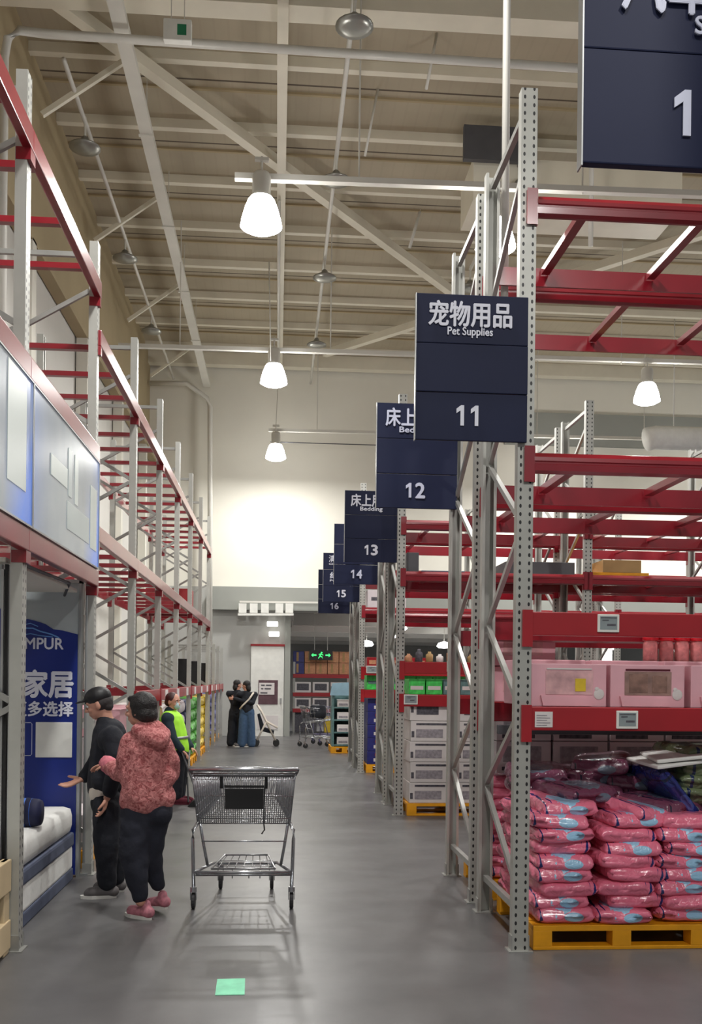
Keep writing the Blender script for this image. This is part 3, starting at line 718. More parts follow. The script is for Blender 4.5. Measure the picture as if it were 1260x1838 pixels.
o = link('plastic_sack', bag_mesh(.42, .56, .09, 'bag_blue', 91, 'sack'), None, (2.54, 6.3, .9), (0, R(50), .1)); tag(o, 'deep blue sack leaning between the dark mauve and green sacks', 'sack')
for i in range(4): put_bag(BAGG[i % 3], 2.80 + .02*i, 6.36, .86 + i*.088, rn.uniform(-.1, .1), (0, .04), 'grey green sack leaning on the blue one, %s of four' % ORD[i], 'green sacks on the pink pile')
for i, (dx, dz, r) in enumerate(((0, 0, .1), (.06, .035, -.12))):
    b = MB(); b.rbox(-.17, .17, -.22, .22, -.012, .012, .01); single(b, 'folded_sheet', 'duct', ('white folded plastic sheet on the green sacks', 'upper white folded sheet on the green sacks')[i], 'sheet', (2.56+dx, 6.22, 1.145+dz), (0.05, -.12, r))

MT['film2'] = mat('brown_window_content', (136, 104, 92), .2, 0, .4, 14, coat=.5)
# pink window boxes on the price beam
def pink_box(loc, label, variant, w_=.46):
    h_ = .265
    t = thing('window_box', label, 'box', loc, 0, 'pink window boxes')
    MB().rbox(0, w_, 0, .34, 0, h_, .006).build('carton_body', 'pinkcard', t)
    b = MB(); b.rbox(w_*.19, w_*.82, -.004, .003, h_*.28, h_*.84, .002); b.build('window', 'pinkfilm' if variant else 'film', t)
    b = MB(); b.prism([(w_*.15, h_*.02), (w_*.8, h_*.02), (w_*.74, h_*.2), (w_*.12, h_*.26)], 'y', -.02, 0); b.build('bottom_flap', 'pinkcard', t)
    b = MB(); b.rbox(w_*.2, w_*.8, -.006, .0, h_*.86, h_*.9, .002); b.build('top_print', 'maroon' if not variant else 'wcard', t)
    b = MB(); b.ball((w_*.9, -.003, h_*.3), (w_*.07, .004, h_*.13)); b.ball((w_*.87, -.003, h_*.42), (w_*.03, .004, h_*.05)); b.build('printed_figure', 'wcard', t)
    if variant:
        b = MB(); b.rbox(w_*.58, w_*.72, -.008, .002, h_*.36, h_*.66, .002); b.build('yellow_tag', 'quilt_yellow', t)
    else:
        b = MB(); b.rbox(w_*.25, w_*.5, -.006, .0, h_*.34, h_*.78, .002); b.rbox(w_*.56, w_*.76, -.006, 0, h_*.34, h_*.74, .002); b.build('window_content', 'film2', t)
    return t
pink_box((1.565, 5.88, 1.5), 'pink window box with yellow tag beside the front post', True, .475)
pink_box((2.065, 5.88, 1.5), 'pink window box with two brown rounds in its window', False, .475)
pink_box((2.58, 5.88, 1.5), 'pink window box cut off at the picture edge', False, .475)
for i in range(3): carton('window_box', 'pink window box lying in the second row, %s' % ('behind the post', 'second from the post', 'third from the post')[i], 'pink window boxes', (1.6+.5*i, 6.35, 1.5), (.46, .4, .3), 'pinkcard', (('window', .2, .8, .3, .8, 'pinkfilm', .003),))
for i in range(2): carton('window_box', 'pink window box on the rear rack seen through the end frame, %s' % ('lower', 'upper')[i], 'pink window boxes', (1.60, 7.2, 1.5+.27*i), (.5, .5, .26), 'pinkcard', (('window', .2, .8, .3, .8, 'pinkfilm', .003), ('top_print', .3, .5, .86, .92, 'maroon', .003)))
# jars with red lids
for i in range(6):
    t = thing('jar', 'clear rosy jar with red lid, %s in the row behind the boxes' % ('first', 'second', 'third', 'fourth', 'fifth', 'sixth')[i], 'jar', (2.66 + .115*i, 6.75, 1.80), 0, 'red lidded jars')
    b = MB(); b.lathe([(.045, 0), (.052, .01), (.052, .13), (.045, .15), (.045, .16)], n=14); b.build('jar_body', 'jar', t, smooth=True)
    b = MB(); b.lathe([(.05, .155), (.056, .158), (.056, .19), (.05, .195), (.01, .196)], n=14); b.build('lid', 'redlid', t, smooth=True)
carton('carton', 'plain pink carton under the red lidded jars', None, (2.6, 6.66, 1.5), (.78, .2, .30), 'pinkcard')
# price tags
def price_tag(loc, label, w_=.135, h_=.11):
    t = thing('price_tag', label, 'price tag', loc)
    MB().rbox(-w_/2, w_/2, -.012, 0, -h_/2, h_/2, .004).build('frame', 'white', t)
    MB().box(-w_/2+.014, w_/2-.014, -.014, -.012, -h_/2+.016, h_/2-.012).build('screen', 'screen', t)
    b = MB(); b.box(-.04, .0, -.0155, -.014, .015, .021); b.box(-.01, .045, -.0155, -.014, -.016, -.004); b.box(-.05, .05, -.0155, -.014, .03, .036); b.build('printed_price', 'print', t)
price_tag((2.02, 5.807, 2.015), 'white framed grey price tag on the upper flat red beam')
price_tag((2.145, 5.807, 1.425), 'white framed grey price tag on the lower flat red beam')
t = thing('shelf_label', 'white paper label at the post end of the lower red beam', 'price tag', (1.625, 5.806, 1.425))
MB().box(-.055, .055, -.003, 0, -.05, .045).build('paper', 'wcard', t); b = MB()
for i in range(5): b.box(-.045, .02 + .02*(i % 2), -.005, -.003, .02-.015*i, .025-.015*i)
b.build('printed_lines', 'print2', t)
price_tag((2.15, 11.737, 1.83), 'grey price tag on the shelf beam above the green packs', .16, .13)
price_tag((1.68, 17.147, 1.84), 'white price tag on the far shelf beam above the green packs', .2, .13)
price_tag((1.63, 11.737, 1.42), 'white label at the post end above the white cartons', .17, .12)
# grey stock boxes in the shade behind the pile, and their shelf angle
for r_ in range(2):
    for i in range(4):
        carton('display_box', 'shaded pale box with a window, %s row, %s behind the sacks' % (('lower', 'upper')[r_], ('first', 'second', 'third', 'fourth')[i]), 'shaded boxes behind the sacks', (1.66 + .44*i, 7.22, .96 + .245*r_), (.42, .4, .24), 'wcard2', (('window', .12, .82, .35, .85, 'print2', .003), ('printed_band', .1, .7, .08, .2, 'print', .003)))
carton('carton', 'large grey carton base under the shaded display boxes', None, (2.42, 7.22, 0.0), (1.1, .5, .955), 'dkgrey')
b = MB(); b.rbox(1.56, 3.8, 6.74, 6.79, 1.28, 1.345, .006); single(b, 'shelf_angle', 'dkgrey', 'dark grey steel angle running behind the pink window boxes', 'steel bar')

# white cartons across the next aisle
pallet((1.6, 11.75, 0), 1.15, 1.0, 'yellow pallet under the white cartons across the next aisle')
WC = []
proto = None
for colx, cn in ((1.63, 'the end stack'), (2.22, 'the inner stack')):
    for i in range(5):
        deco = [('printed_strip', .12, .78, .80, .9, 'print', .003), ('printed_panel', .12, .7, .18, .6, 'print2', .003), ('end_mark', .02, .08, .2, .5, 'print', .003)]
        if i == 4: deco = [('photo_panel', .14, .62, .3, .85, 'print', .003), ('end_mark', .02, .08, .4, .7, 'print', .003)]
        carton('white_carton', 'white printed carton, %s of %s on the yellow pallet' % (ORD[i], cn), 'white cartons on the pallet', (colx + .01*(i % 2), 11.78, .152 + i*.252), (.57, .85, .248), 'wcard', deco)
# packs on rack three shelves
XS = 1.62
for i, m in enumerate(['green', 'green', 'teal', 'teal', 'teal', 'skyblue', 'bluepack', 'green', 'teal', 'skyblue']):
    carton('pack', '%s pack on the shelf over the white cartons, %s from the post' % ({'green': 'bright green', 'teal': 'grey teal', 'skyblue': 'pale blue', 'bluepack': 'deep blue'}[m], ('first', 'second', 'third', 'fourth', 'fifth', 'sixth', 'seventh', 'eighth', 'ninth', 'tenth')[i]), 'packs over the white cartons', (XS + .215*i, 11.84, 1.482), (.2, .4, .19), m, (('printed_band', .1, .9, .3, .55, 'wcard', .003),))
for i in range(14):
    m = ('tan', 'wcard', 'card', 'print')[i * 7 % 4] if i != 5 else 'black'
    hh = .1 + .03 * ((i * 5) % 3)
    b = MB(); b.lathe([(.04, 0), (.045, .01), (.045, hh*.7), (.02, hh*.85), (.02, hh)], n=10)
    single(b, 'bottle', m, 'small %s bottle above the packs, %s along the shelf' % ({'tan': 'tan', 'wcard': 'white', 'card': 'brown', 'print': 'grey', 'black': 'black'}[m], ('first', 'second', 'third', 'fourth', 'fifth', 'sixth', 'seventh', 'eighth', 'ninth', 'tenth', 'eleventh', 'twelfth', 'thirteenth', 'fourteenth')[i]), 'bottle', (XS + .13*i, 11.9, 1.882), 0, 'small bottles above the packs', True)
carton('carton', 'grey wrapped box at the rack end on the upper beam level', None, (1.6, 12.0, 2.99), (.15, .5, .26), 'dkgrey')
carton('carton', 'flat grey blue box lying on the upper beam level', None, (1.8, 12.1, 2.99), (.55, .6, .05), 'bluegrey')
pallet((3.9, 12.0, 2.99), .8, .8, 'small yellow pallet high on the upper beam level', h=.06)
carton('carton', 'brown cardboard carton on the small high yellow pallet', None, (4.1, 12.0, 3.05), (.5, .7, .16), 'card')
carton('carton', 'grey stock carton beside the brown one on the high level', None, (2.9, 12.2, 2.99), (.9, .6, .2), 'dkgrey')
# far rack: blue packs
pallet((1.6, 17.2, 0), 1.1, 1.0, 'yellow pallet beneath the stacked blue packs')
for i in range(5):
    for c in range(2):
        carton('blue_pack', 'deep blue pack with red and white print, %s of %s' % (ORD[i], ('the end stack', 'the inner stack')[c]), 'deep blue packs', (1.62 + c*.5, 17.22, .152+i*.235), (.46, .7, .23), 'bluepack', (('red_print', .3, .9, .62, .85, 'red_flat', .004), ('white_print', .25, .85, .2, .45, 'wcard', .004)))
for i in range(6):
    carton('pack', 'bright green pack on the far rack, %s from its post' % ('first', 'second', 'third', 'fourth', 'fifth', 'sixth')[i], 'green packs on the far rack', (1.6+.3*i, 17.25, 1.482), (.28, .5, .26), 'green', (('printed_band', .1, .9, .4, .6, 'teal', .004),))
for i in range(5):
    carton('pack', 'small crimson pack on the far rack, %s from its post' % ('first', 'second', 'third', 'fourth', 'fifth')[i], 'crimson packs on the far rack', (1.6+.22*i, 17.25, 1.882), (.2, .5, .18), 'red_flat', (('printed_band', .2, .8, .3, .7, 'tan', .004),))
carton('carton', 'grey wrapped carton on the top level of the far rack', None, (1.6, 17.3, 2.95), (.7, .6, .32), 'wcard2', (('printed_band', .1, .3, .4, .6, 'print', .004),))
# pale blue display stack by the end of the last rack
pallet((1.22, 21.7, 0), .62, 1.0, 'yellow pallet below the pale blue display stack')
t = thing('display_stand', 'tall pale blue display stand of packs at the end of the last rack', 'display stand', (1.24, 21.72, .15))
b = MB(); b.box(0, .05, 0, .6, 0, 1.35); b.box(.53, .58, 0, .6, 0, 1.35); b.box(0, .58, .55, .6, 0, 1.35); b.build('side_panel', 'teal', t)
b = MB(); b.prism([(-.05, 1.15), (.0, 1.42), (.56, 1.46), (.6, 1.15)], 'y', -.03, .0); b.build('header', 'skyblue', t)
for i in range(4):
    MB().box(.05, .53, 0, .55, .02+.28*i, .05+.28*i).build('shelf', 'teal', t)
    carton('pack', 'white pack on the pale blue display stand, %s shelf' % ORD[i], 'white packs on the display stand', (1.36, 21.74, .202+.28*i), (.34, .4, .16), 'wcard', (('printed_band', .1, .7, .2, .5, 'print2', .004),))
# shelf unit in the low area beyond
t = thing('shelving_unit', 'shelving with dark red beams under the exit sign, in the low area', 'shelving', (.5, 30.3, 0))
for x in (0, 1.75): MB().box(x, x+.07, 0, .07, 0, 2.2).build('upright', 'galv', t); MB().box(x, x+.07, .8, .87, 0, 2.2).build('upright', 'galv', t)
for z in (.72, 1.22, 1.8):
    MB().rbox(0, 1.82, -.03, .02, z-.1, z+.02, .006).build('beam', 'red_flat', t); MB().box(0, 1.82, 0, .87, z, z+.02).build('shelf', 'red_flat', t)
for i in range(5):
    for r_ in range(2):
        m = 'bluepack' if i == 0 else 'tan'
        carton('carton', '%s carton on top of the low area shelving, %s row, %s along' % ({'bluepack': 'dark blue', 'tan': 'tan'}[m], ('lower', 'upper')[r_], ('first', 'second', 'third', 'fourth', 'fifth')[i]), 'cartons on the low area shelving', (.5+.36*i, 30.32, 1.825+.36*r_), (.34, .5, .35), m, (('printed_band', .3, .5, .1, .9, 'card', .004),))
for i in range(3):
    for r_ in range(2):
        carton('display_box', 'white box with dark picture panels, %s shelf, %s along' % (('lower', 'upper')[r_], ('first', 'second', 'third')[i]), 'picture boxes on the low area shelving', (.56+.56*i, 30.32, .742+.5*r_), (.5, .4, .33), 'wcard', (('picture_panel', .12, .88, .2, .85, 'print', .004),))
carton('carton', 'dark mixed stock carton beneath the low area shelving', None, (.56, 30.4, 0), (.7, .5, .6), 'print')
carton('carton', 'yellow stock carton beneath the low area shelving', None, (1.5, 30.35, 0), (.5, .5, .5), 'quilt_yellow')

# ================================================================== left side displays
# light boxes
def lightbox_material(name, seed):
    m = mat(name, (170, 180, 188), 0.25, 0, 0, coat=.4)
    nt = m.node_tree; b = nt.nodes['Principled BSDF']; x, y, z, o = objxyz(nt)
    # printed picture: grey centre, azure at the side edges
    e = M_(nt, 'POWER', M_(nt, 'DIVIDE', M_(nt, 'ABSOLUTE', M_(nt, 'SUBTRACT', y, 1.08)), 1.1), 5.0)
    e = M_(nt, 'MINIMUM', e, 1.0)
    n = nt.nodes.new('ShaderNodeTexNoise'); n.inputs['Scale'].default_value = 1.6; n.inputs['Detail'].default_value = 2; nt.links.new(o, n.inputs['Vector'])
    e = M_(nt, 'MULTIPLY', e, M_(nt, 'MULTIPLY', n.outputs['Fac'], 0.8))
    lo_ = M_(nt, 'MULTIPLY', M_(nt, 'MAXIMUM', M_(nt, 'SUBTRACT', y, 1.55), 0.0), M_(nt, 'MAXIMUM', M_(nt, 'SUBTRACT', .62, z), 0.0))
    e = M_(nt, 'ADD', e, M_(nt, 'MULTIPLY', lo_, 3.6))
    c = mixcol(nt, n.outputs['Fac'], lin((108, 120, 138)), lin((168, 178, 182)))
    c = mixcol(nt, M_(nt, 'MINIMUM', e, 1.0), c, lin((70, 130, 240)))
    nt.links.new(c, b.inputs['Base Color']); nt.links.new(c, b.inputs['Emission Color']); b.inputs['Emission Strength'].default_value = .12
    return m
LBM = lightbox_material('backlit_poster', 1)
PALE = mat('backlit_pale_print', (186, 194, 190), 0.3, 0, .06, 1.5, emit=.12)
PALE2 = mat('backlit_pale_print_dim', (168, 178, 178), 0.3, 0, .06, 1.5, emit=.1)
for i, (y0, lab, blocks) in enumerate(((3.85, 'backlit blue grey poster light box, nearer one, with a tall pale picture block', ((.35, .75, .35, .78), (1.05, 1.45, .3, .82), (1.62, 2.02, .18, .85))),
                               (6.05, 'backlit blue grey poster light box, farther one, with small pale picture blocks', ((.45, .95, .42, .56), (.98, 1.1, .38, .72), (1.2, 1.32, .36, .72), (.95, 1.75, .14, .34), (1.8, 2.06, .12, .62))))):
    t = thing('light_box', lab, 'light box', (-1.497, y0, 2.56))
    MB().box(-.022, 0, 0, 2.17, 0, .87).build('poster_panel', LBM, t)
    b = MB()
    for q in ((-.024, .006, -.01, 0, 0, .87), (-.024, .006, 2.17, 2.18, 0, .87), (-.024, .006, -.01, 2.18, .87, .88), (-.024, .006, -.01, 2.18, -.012, 0)): b.box(*q)
    b.build('frame', 'alu', t)
    for j, (ya, yb, za, zb) in enumerate(blocks): MB().box(.0005, .003, ya, yb, za, zb).build('picture_block', (PALE, PALE2)[j % 2], t)
# blue display panel with the bed brand
t = thing('display_board', 'royal blue display wall with white lettering behind the white bed', 'display panel', (-2.66, 8.14, 0))
MT['royal'] = mat('royal_blue_print', (26, 44, 124), .35, 0, .15, 1.2); MT['skyprint'] = mat('pale_grey_print', (176, 184, 186), .35, 0, .12, 2)
MB().box(0, 1.04, 0, .06, .02, 2.42).build('backing_board', 'skyprint', t)
b = MB(); b.prism([(0, .02), (1.02, .02), (1.02, 2.0), (.9, 2.03), (.82, 2.04), (.76, 2.08), (.7, 2.1), (.62, 2.12), (.4, 2.1), (0, 2.1)], 'y', -.006, 0); b.build('blue_print', 'royal', t)
b = MB()
for q in ((1.03, 1.05, -.02, .07, 0, 2.44), (0, 1.05, -.02, .07, 2.42, 2.45)): b.box(*q)
b.build('frame', 'alu', t)
lettering('TEMPUR', .46, .905, 1.875, 1.965, .02, 'letter', t, y=-.008)
lettering('家居', .59, .985, 1.48, 1.70, .035, 'letter', t, y=-.008)
lettering('更多选择', .50, .99, 1.325, 1.445, .028, 'letter', t, y=-.008)
b = MB(); pts = [(.60 + .06*math.cos(R(a)) , -.01, 2.0) for a in (0,)]
b.tube([(.55, -.01, 2.02), (.6, -.01, 2.045), (.66, -.01, 2.045), (.72, -.01, 2.02), (.8, -.01, 2.0), (.87, -.01, 1.97)], .006, 5); b.tube([(.56, -.01, 1.985), (.64, -.01, 2.0), (.72, -.01, 1.985), (.82, -.01, 1.975)], .004, 5); b.tube([(.58, -.01, 2.07), (.64, -.01, 2.085), (.7, -.01, 2.06)], .004, 5)
b.build('reclining_emblem', mat('pale_blue_print', (110, 160, 225), .4), t)
b = MB(); b.rbox(.69, .985, -.014, 0, .985, 1.275, .006); b.build('white_card', 'white', t)
b = MB(); b.tube([(.42, -.008, 1.0), (.65, -.008, 1.0), (.66, -.008, 1.01), (.66, -.008, 1.26), (.65, -.008, 1.27), (.42, -.008, 1.27), (.41, -.008, 1.26), (.41, -.008, 1.01)], .003, 5, closed=True); b.build('outlined_card', 'letter_dim', t)
t = thing('display_board', 'dark blue display panel cut off by the left picture edge', 'display panel', (-2.52, 6.032, 0))
MB().box(0, .845, 0, .05, .02, 2.06).build('blue_print', 'royal', t); MB().box(.845, .86, -.005, .055, 0, 2.3).build('frame', 'alu', t)
MB().box(0, .845, .005, .05, 2.06, 2.33).build('pale_print', 'skyprint', t)
b = MB(); b.box(-1.655, -1.637, 6.035, 6.075, .0, 2.33); single(b, 'metal_post', 'black', 'slim black display post just left of the first rack upright', 'post')
b = MB(); b.box(-1.628, -1.606, 6.035, 6.075, .0, 2.33); single(b, 'metal_post', 'alu', 'slim silver display post between black post and rack upright', 'post')
b = MB(); b.tube([(-1.585, 8.22, 0), (-1.585, 8.22, 2.36)], .014, 8); b.box(-1.62, -1.55, 8.18, 8.26, 0, .02); single(b, 'metal_post', 'alu', 'thin silver pole at the free edge of the blue display wall', 'post')
# the white bed
t = thing('bed', 'display bed with white mattress and blue grey side bands against the blue wall', 'bed', (-2.62, 6.1, 0))
MB().rbox(0, .98, 0, 1.96, .0, .095, .012).build('base', 'bluegrey', t)
MB().rbox(.005, .975, .005, 1.955, .095, .275, .02).build('box_spring', 'linen', t)
MB().rbox(0, .985, 0, 1.97, .275, .385, .02).build('side_band', 'bluegrey', t)
b = MB(); b.rbox(.005, .98, .0, 1.96, .385, .60, .07); b.build('mattress', 'linen', t, smooth=True)
def pillow_mesh(w_, d_, h_, m, seed): return bag_mesh(w_, d_, h_, m, seed, 'pillow')
t = thing('bolster_pillow', 'navy bolster with azure and white end, lying on the white bed edge', 'pillow', (-1.88, 6.95, .695)); t.scale = (.9, .78, .78)
b = MB(); b.tube([(-.28, 0, 0), (-.27, 0, 0), (.1, 0, 0), (.2, 0, 0)], .13, 20); b.build('bolster_body', 'azure', t, smooth=True)
b = MB(); b.tube([(.16, 0, 0), (.24, 0, 0), (.27, 0, 0)], .136, 20, r2=.11); b.build('end_band', 'navy', t, smooth=True)
b = MB()
for x in (.02, .08): b.tube([(x, 0, 0), (x+.018, 0, 0)], .134, 20)
b.build('white_stripe', 'linen', t, smooth=True)
o = link('pillow', pillow_mesh(.55, .4, .16, 'linen', 5), None, (-2.2, 7.2, .62), (0.3, 0, .1)); tag(o, 'plump white pillow on the white mattress behind the navy bolster', 'pillow')
# the pine bed at the corner
t = thing('bed', 'pale pine bed frame with slatted side, cut off by the picture corner', 'bed', (-2.54, 3.8, 0))
MB().rbox(.9, .965, 2.01, 2.12, 0, .56, .006).build('leg', 'wood', t); MB().rbox(.9, .965, 0, .1, 0, .56, .006).build('leg', 'wood', t)
MB().rbox(.93, .975, 0, 2.12, .37, .56, .006).build('side_rail', 'wood', t); MB().rbox(.93, .975, 0, 2.12, .03, .2, .006).build('lower_rail', 'wood', t)
MB().rbox(0, .93, 2.07, 2.12, .37, .56, .006).build('end_rail', 'wood', t)
MB().rbox(.1, .9, .05, 2.05, .06, .3, .01).build('under_drawer', 'navy', t)
b = MB(); b.rbox(.0, .93, 0, 2.08, .5, .7, .06); b.build('mattress', 'linen', t, smooth=True)
b = MB(); b.tube([(0, -.5, 0), (0, -.46, 0), (0, .44, 0), (0, .5, 0)], .12, 20); b.tube([(0, .49, 0), (0, .515, 0)], .05, 14)
single(b, 'rolled_quilt', 'linen', 'rolled white quilt end lying on the pine bed at the picture edge', 'quilt', (-1.93, 5.25, .815), 0, None, True)
# wire clamp under the beam
b = MB(); b.tube([(-1.6, 6.0, 2.35), (-1.62, 7.7, 2.38), (-1.7, 7.9, 2.3)], .012, 6); single(b, 'cable', 'dkgrey', 'dark cable hanging below the beam beneath the light boxes', 'cable')
b = MB(); b.rbox(-2.5, -1.64, 6.0, 8.1, 2.34, 2.37, .008); single(b, 'canopy_panel', 'wallL', 'thin pale ceiling panel over the bed display', 'panel')
# red carton and dark cartons on the long rack
carton('carton', 'large red carton on the middle level of the long left rack', None, (-2.5, 18.6, 2.93), (.85, .6, .42), 'red_flat')
for i in range(3): carton('carton', 'black carton on the lowest shelf level, %s along the left rack' % ('nearest', 'middle', 'farthest')[i], 'black cartons on the left rack', (-1.86, 18.0+2.3*i, 1.505), (.22, .3, .5), 'black')
for i in range(3): carton('carton', 'pink and white carton on the left rack shelf behind the walkers, %s' % ('nearest', 'middle', 'farthest')[i], 'pink cartons on the left rack', (-2.4, 10.72+.66*i, 1.0), (.7, .6, .3), 'pinkcard', (('printed_band', .1, .9, .3, .6, 'wcard', .004),))
carton('carton', 'plain white carton stack base beneath the pink cartons', None, (-2.45, 10.66, 0), (.8, 2.0, .995), 'wcard2')
pallet((-2.45, 8.5, 0), .82, .9, 'yellow pallet just behind the post by the capped walker')
carton('carton', 'low grey carton on the yellow pallet behind the capped walker', None, (-2.42, 8.55, .152), (.76, .8, .3), 'wcard2')
# quilt packs down the left aisle
qk = [(12.9, 'card', 'tan'), (13.98, 'wcard', 'white'), (15.18, 'card', 'brown'), (16.26, 'wcard2', 'grey white'), (17.46, 'quilt_navy', 'navy'), (18.54, 'quilt_green', 'green'), (19.74, 'quilt_green', 'bright green'), (20.82, 'quilt_yellow', 'yellow'), (22.5, 'quilt_yellow', 'golden yellow'), (24.3, 'lilac', 'lilac'), (25.95, 'lilac', 'pale lilac')]
for Yq, m, nm in qk:
    pallet((-2.4, Yq, 0), .82, 1.02, 'yellow pallet under the %s quilt packs' % nm)
    for i in range(5):
        o = link('quilt_pack', bag_mesh(.8, .98, .225, m, int(Yq*10)+i, 'quilt_pack'), None, (-1.99, Yq+.51, .152+i*.222), 0)
        tag(o, '%s quilt pack along the left rack, %s in its pile' % (nm, ORD[i]), 'quilt pack', 'quilt packs along the left rack')
for i in range(8):
    b = MB(); b.rbox(-.0, .012, -.14, .14, -.07, .06, .004)
    single(b, 'shelf_label', 'wcard', 'white shelf label on the red rail, %s along the left rack' % ('first', 'second', 'third', 'fourth', 'fifth', 'sixth', 'seventh', 'eighth')[i], 'label', (-1.508, 13.4+1.55*i, 1.43), 0, 'white labels on the red rail')
# tape mark on the floor
p = [P(386, 1787, 1), P(439, 1786, 1), P(440, 1757, 1), P(390, 1758, 1)]
def ground(px, py):
    q = P(px, py, 1.0); s = CAM_H / (CAM_H - q.z); return Vector((q.x*s, q.y*s, 0))
g = [ground(386, 1787), ground(439, 1786), ground(440, 1757), ground(390, 1758)]
b = MB(); b.add([(v.x, v.y, .0005) for v in g] + [(v.x, v.y, .003) for v in g], [(3,2,1,0), (4,5,6,7), (0,1,5,4), (1,2,6,5), (2,3,7,6), (3,0,4,7)])
single(b, 'floor_sticker', 'mint', 'mint green square sticker on the grey floor', 'sticker')
# ================================================================== shopping carts
def cart(loc, rz, label, frame='chrome', seat='black', scale=1.0, fine=True):
    t = thing('shopping_cart', label, 'shopping cart', loc, rz)
    # local: near (handle) end at y = 0, far end at y = 1.0
    T = {'nt': (-.37, .02, .97), 'ft': (-.25, .98, .93), 'nb': (-.335, .10, .60), 'fb': (-.21, .90, .70)}
    def c(k, s): x, y, z = T[k]; return Vector((x*s, y, z))
    L = lambda a, b_, u: a + (b_ - a)*u
    b = MB(); r = .0036
    # rims
    for top, rr in ((('nt', 'ft'), .006), (('nb', 'fb'), .006)):
        b.tube([c(top[0], 1), c(top[1], 1), c(top[1], -1), c(top[0], -1)], rr, 6, closed=True)
    nv = 38 if fine else 10
    for s in (1, -1):
        for i in range(nv + 1):
            u = i/nv; b.tube([L(c('nt', s), c('ft', s), u), L(c('nb', s), c('fb', s), u)], r, 4)
        for v in (.12, .35, .65, .85): b.tube([L(c('nt', s), c('nb', s), v), L(c('ft', s), c('fb', s), v)], .0035, 4)
    for (tk, bk, n_) in (('nt', 'nb', 44 if fine else 10), ('ft', 'fb', 32 if fine else 8)):
        for i in range(n_ + 1):
            u = i/n_; b.tube([L(c(tk, 1), c(tk, -1), u), L(c(bk, 1), c(bk, -1), u)], r, 4)
        for v in (.06, .12, .45, .9): b.tube([L(c(tk, 1), c(bk, 1), v), L(c(tk, -1), c(bk, -1), v)], .0035, 4)
    for i in range(14): u = i/13; b.tube([L(c('nb', 1), c('fb', 1), u), L(c('nb', -1), c('fb', -1), u)], r, 4)
    for i in range(14): u = i/13; b.tube([L(c('nb', 1), c('nb', -1), u), L(c('fb', 1), c('fb', -1), u)], r, 4)
    b.build('basket', frame, t, smooth=True)
    b = MB(); b.tube([(-.385, .0, 1.0), (.385, .0, 1.0)], .017, 12); b.build('handle', 'chrome', t, smooth=True)
    b = MB()
    for s in (-1, 1): b.tube([(s*.385, 0, 1.0), (s*.38, .05, .98), (s*.36, .1, .94)], .012, 8)
    b.tube([(-.36, .01, .955), (.36, .01, .955)], .008, 8); b.build('handle_bracket', 'dkgrey', t, smooth=True)
    MB().rbox(-.135, .14, .035, .05, .71, .86, .005).build('child_seat_flap', seat, t)
    MB().rbox(-.14, .145, .03, .045, .865, .885, .004).build('seat_hinge', 'black', t)
    b = MB()
    for x in (-.16, .16): b.bar((x, .015, .955), (x, .035, .86), .022, .006)
    b.bar((.15, .035, .87), (.145, .05, .6), .008, .006); b.tube([(.145, .05, .6), (.15, .05, .56), (.13, .05, .53)], .006, 5); b.build('seat_strap', 'black', t)
    # chassis
    b = MB()
    for s in (-1, 1):
        b.tube([(s*.335, .1, .6), (s*.36, .04, .56), (s*.36, .02, .5), (s*.35, .02, .16)], .013, 8)
        b.tube([(s*.32, .14, .6), (s*.295, .2, .42), (s*.27, .24, .27)], .011, 8)
        b.tube([(s*.35, .02, .26), (s*.24, .5, .24), (s*.2, .68, .2)], .012, 8)
    b.tube([(-.35, .02, .26), (.35, .02, .26)], .012, 8); b.tube([(-.34, .05, .235), (.34, .05, .235)], .008, 8); b.tube([(-.2, .68, .2), (.2, .68, .2)], .011, 8)
    b.tube([(-.31, .16, .46), (.31, .16, .46)], .005, 6)
    b.build('chassis', frame, t, smooth=True)
    b = MB(); b.tube([(-.23, .1, .27), (-.17, .66, .27), (.17, .66, .27), (.23, .1, .27)], .008, 6, closed=True)
    for i in range(7): x = -.19 + .38*i/6; b.tube([(x, .1, .265), (x*.8, .66, .265)], .0035, 4)
    for x in (-.08, .04, .12): b.tube([(x, .1, .265), (x, .1, .2)], .004, 4)
    for yy in (.25, .45): b.tube([(-.21, yy, .262), (.21, yy, .262)], .0035, 4)
    b.build('lower_tray', frame, t, smooth=True)
    for x, y, h in ((-.35, .0, .16), (.35, .0, .16), (-.2, .66, .2), (.2, .66, .2)):
        f = MB(); f.tube([(x, y, h), (x, y, h-.035)], .024, 10); f.bar((x-.02, y, h-.03), (x-.02, y+.02, .07), .006, .03); f.bar((x+.02, y, h-.03), (x+.02, y+.02, .07), .006, .03)
        cs = f.build('caster', frame, t, smooth=False)
        w_ = MB(); w_.lathe([(.01, -.014), (.052, -.014), (.06, -.009), (.06, .009), (.052, .014), (.01, .014)], (x, y+.02, .06), 18, Matrix.Rotation(R(90), 3, 'Y')); w_.build('wheel', 'rubber', cs, smooth=False)
    return t
cart((-.228, 6.98, 0), R(-0.5), 'empty chromed shopping cart standing in the middle of the aisle')
MT['purplecart'] = mat('purple_grey_plastic', (92, 88, 118), .5)
c2 = cart((.62, 23.6, 0), R(-80), 'grey shopping cart standing sideways far off below the shelving', fine=False)
c3 = cart((1.0, 24.6, 0), R(-78), 'purple grey shopping cart loaded beside the pale blue display', 'purplecart', 'purplecart', fine=False)
o = link('plastic_sack', bag_mesh(.4, .35, .3, 'blackcloth', 77, 'plastic_sack'), None, (1.0, 23.5, .72)); tag(o, 'black bag lying in the far grey shopping cart', 'bag')

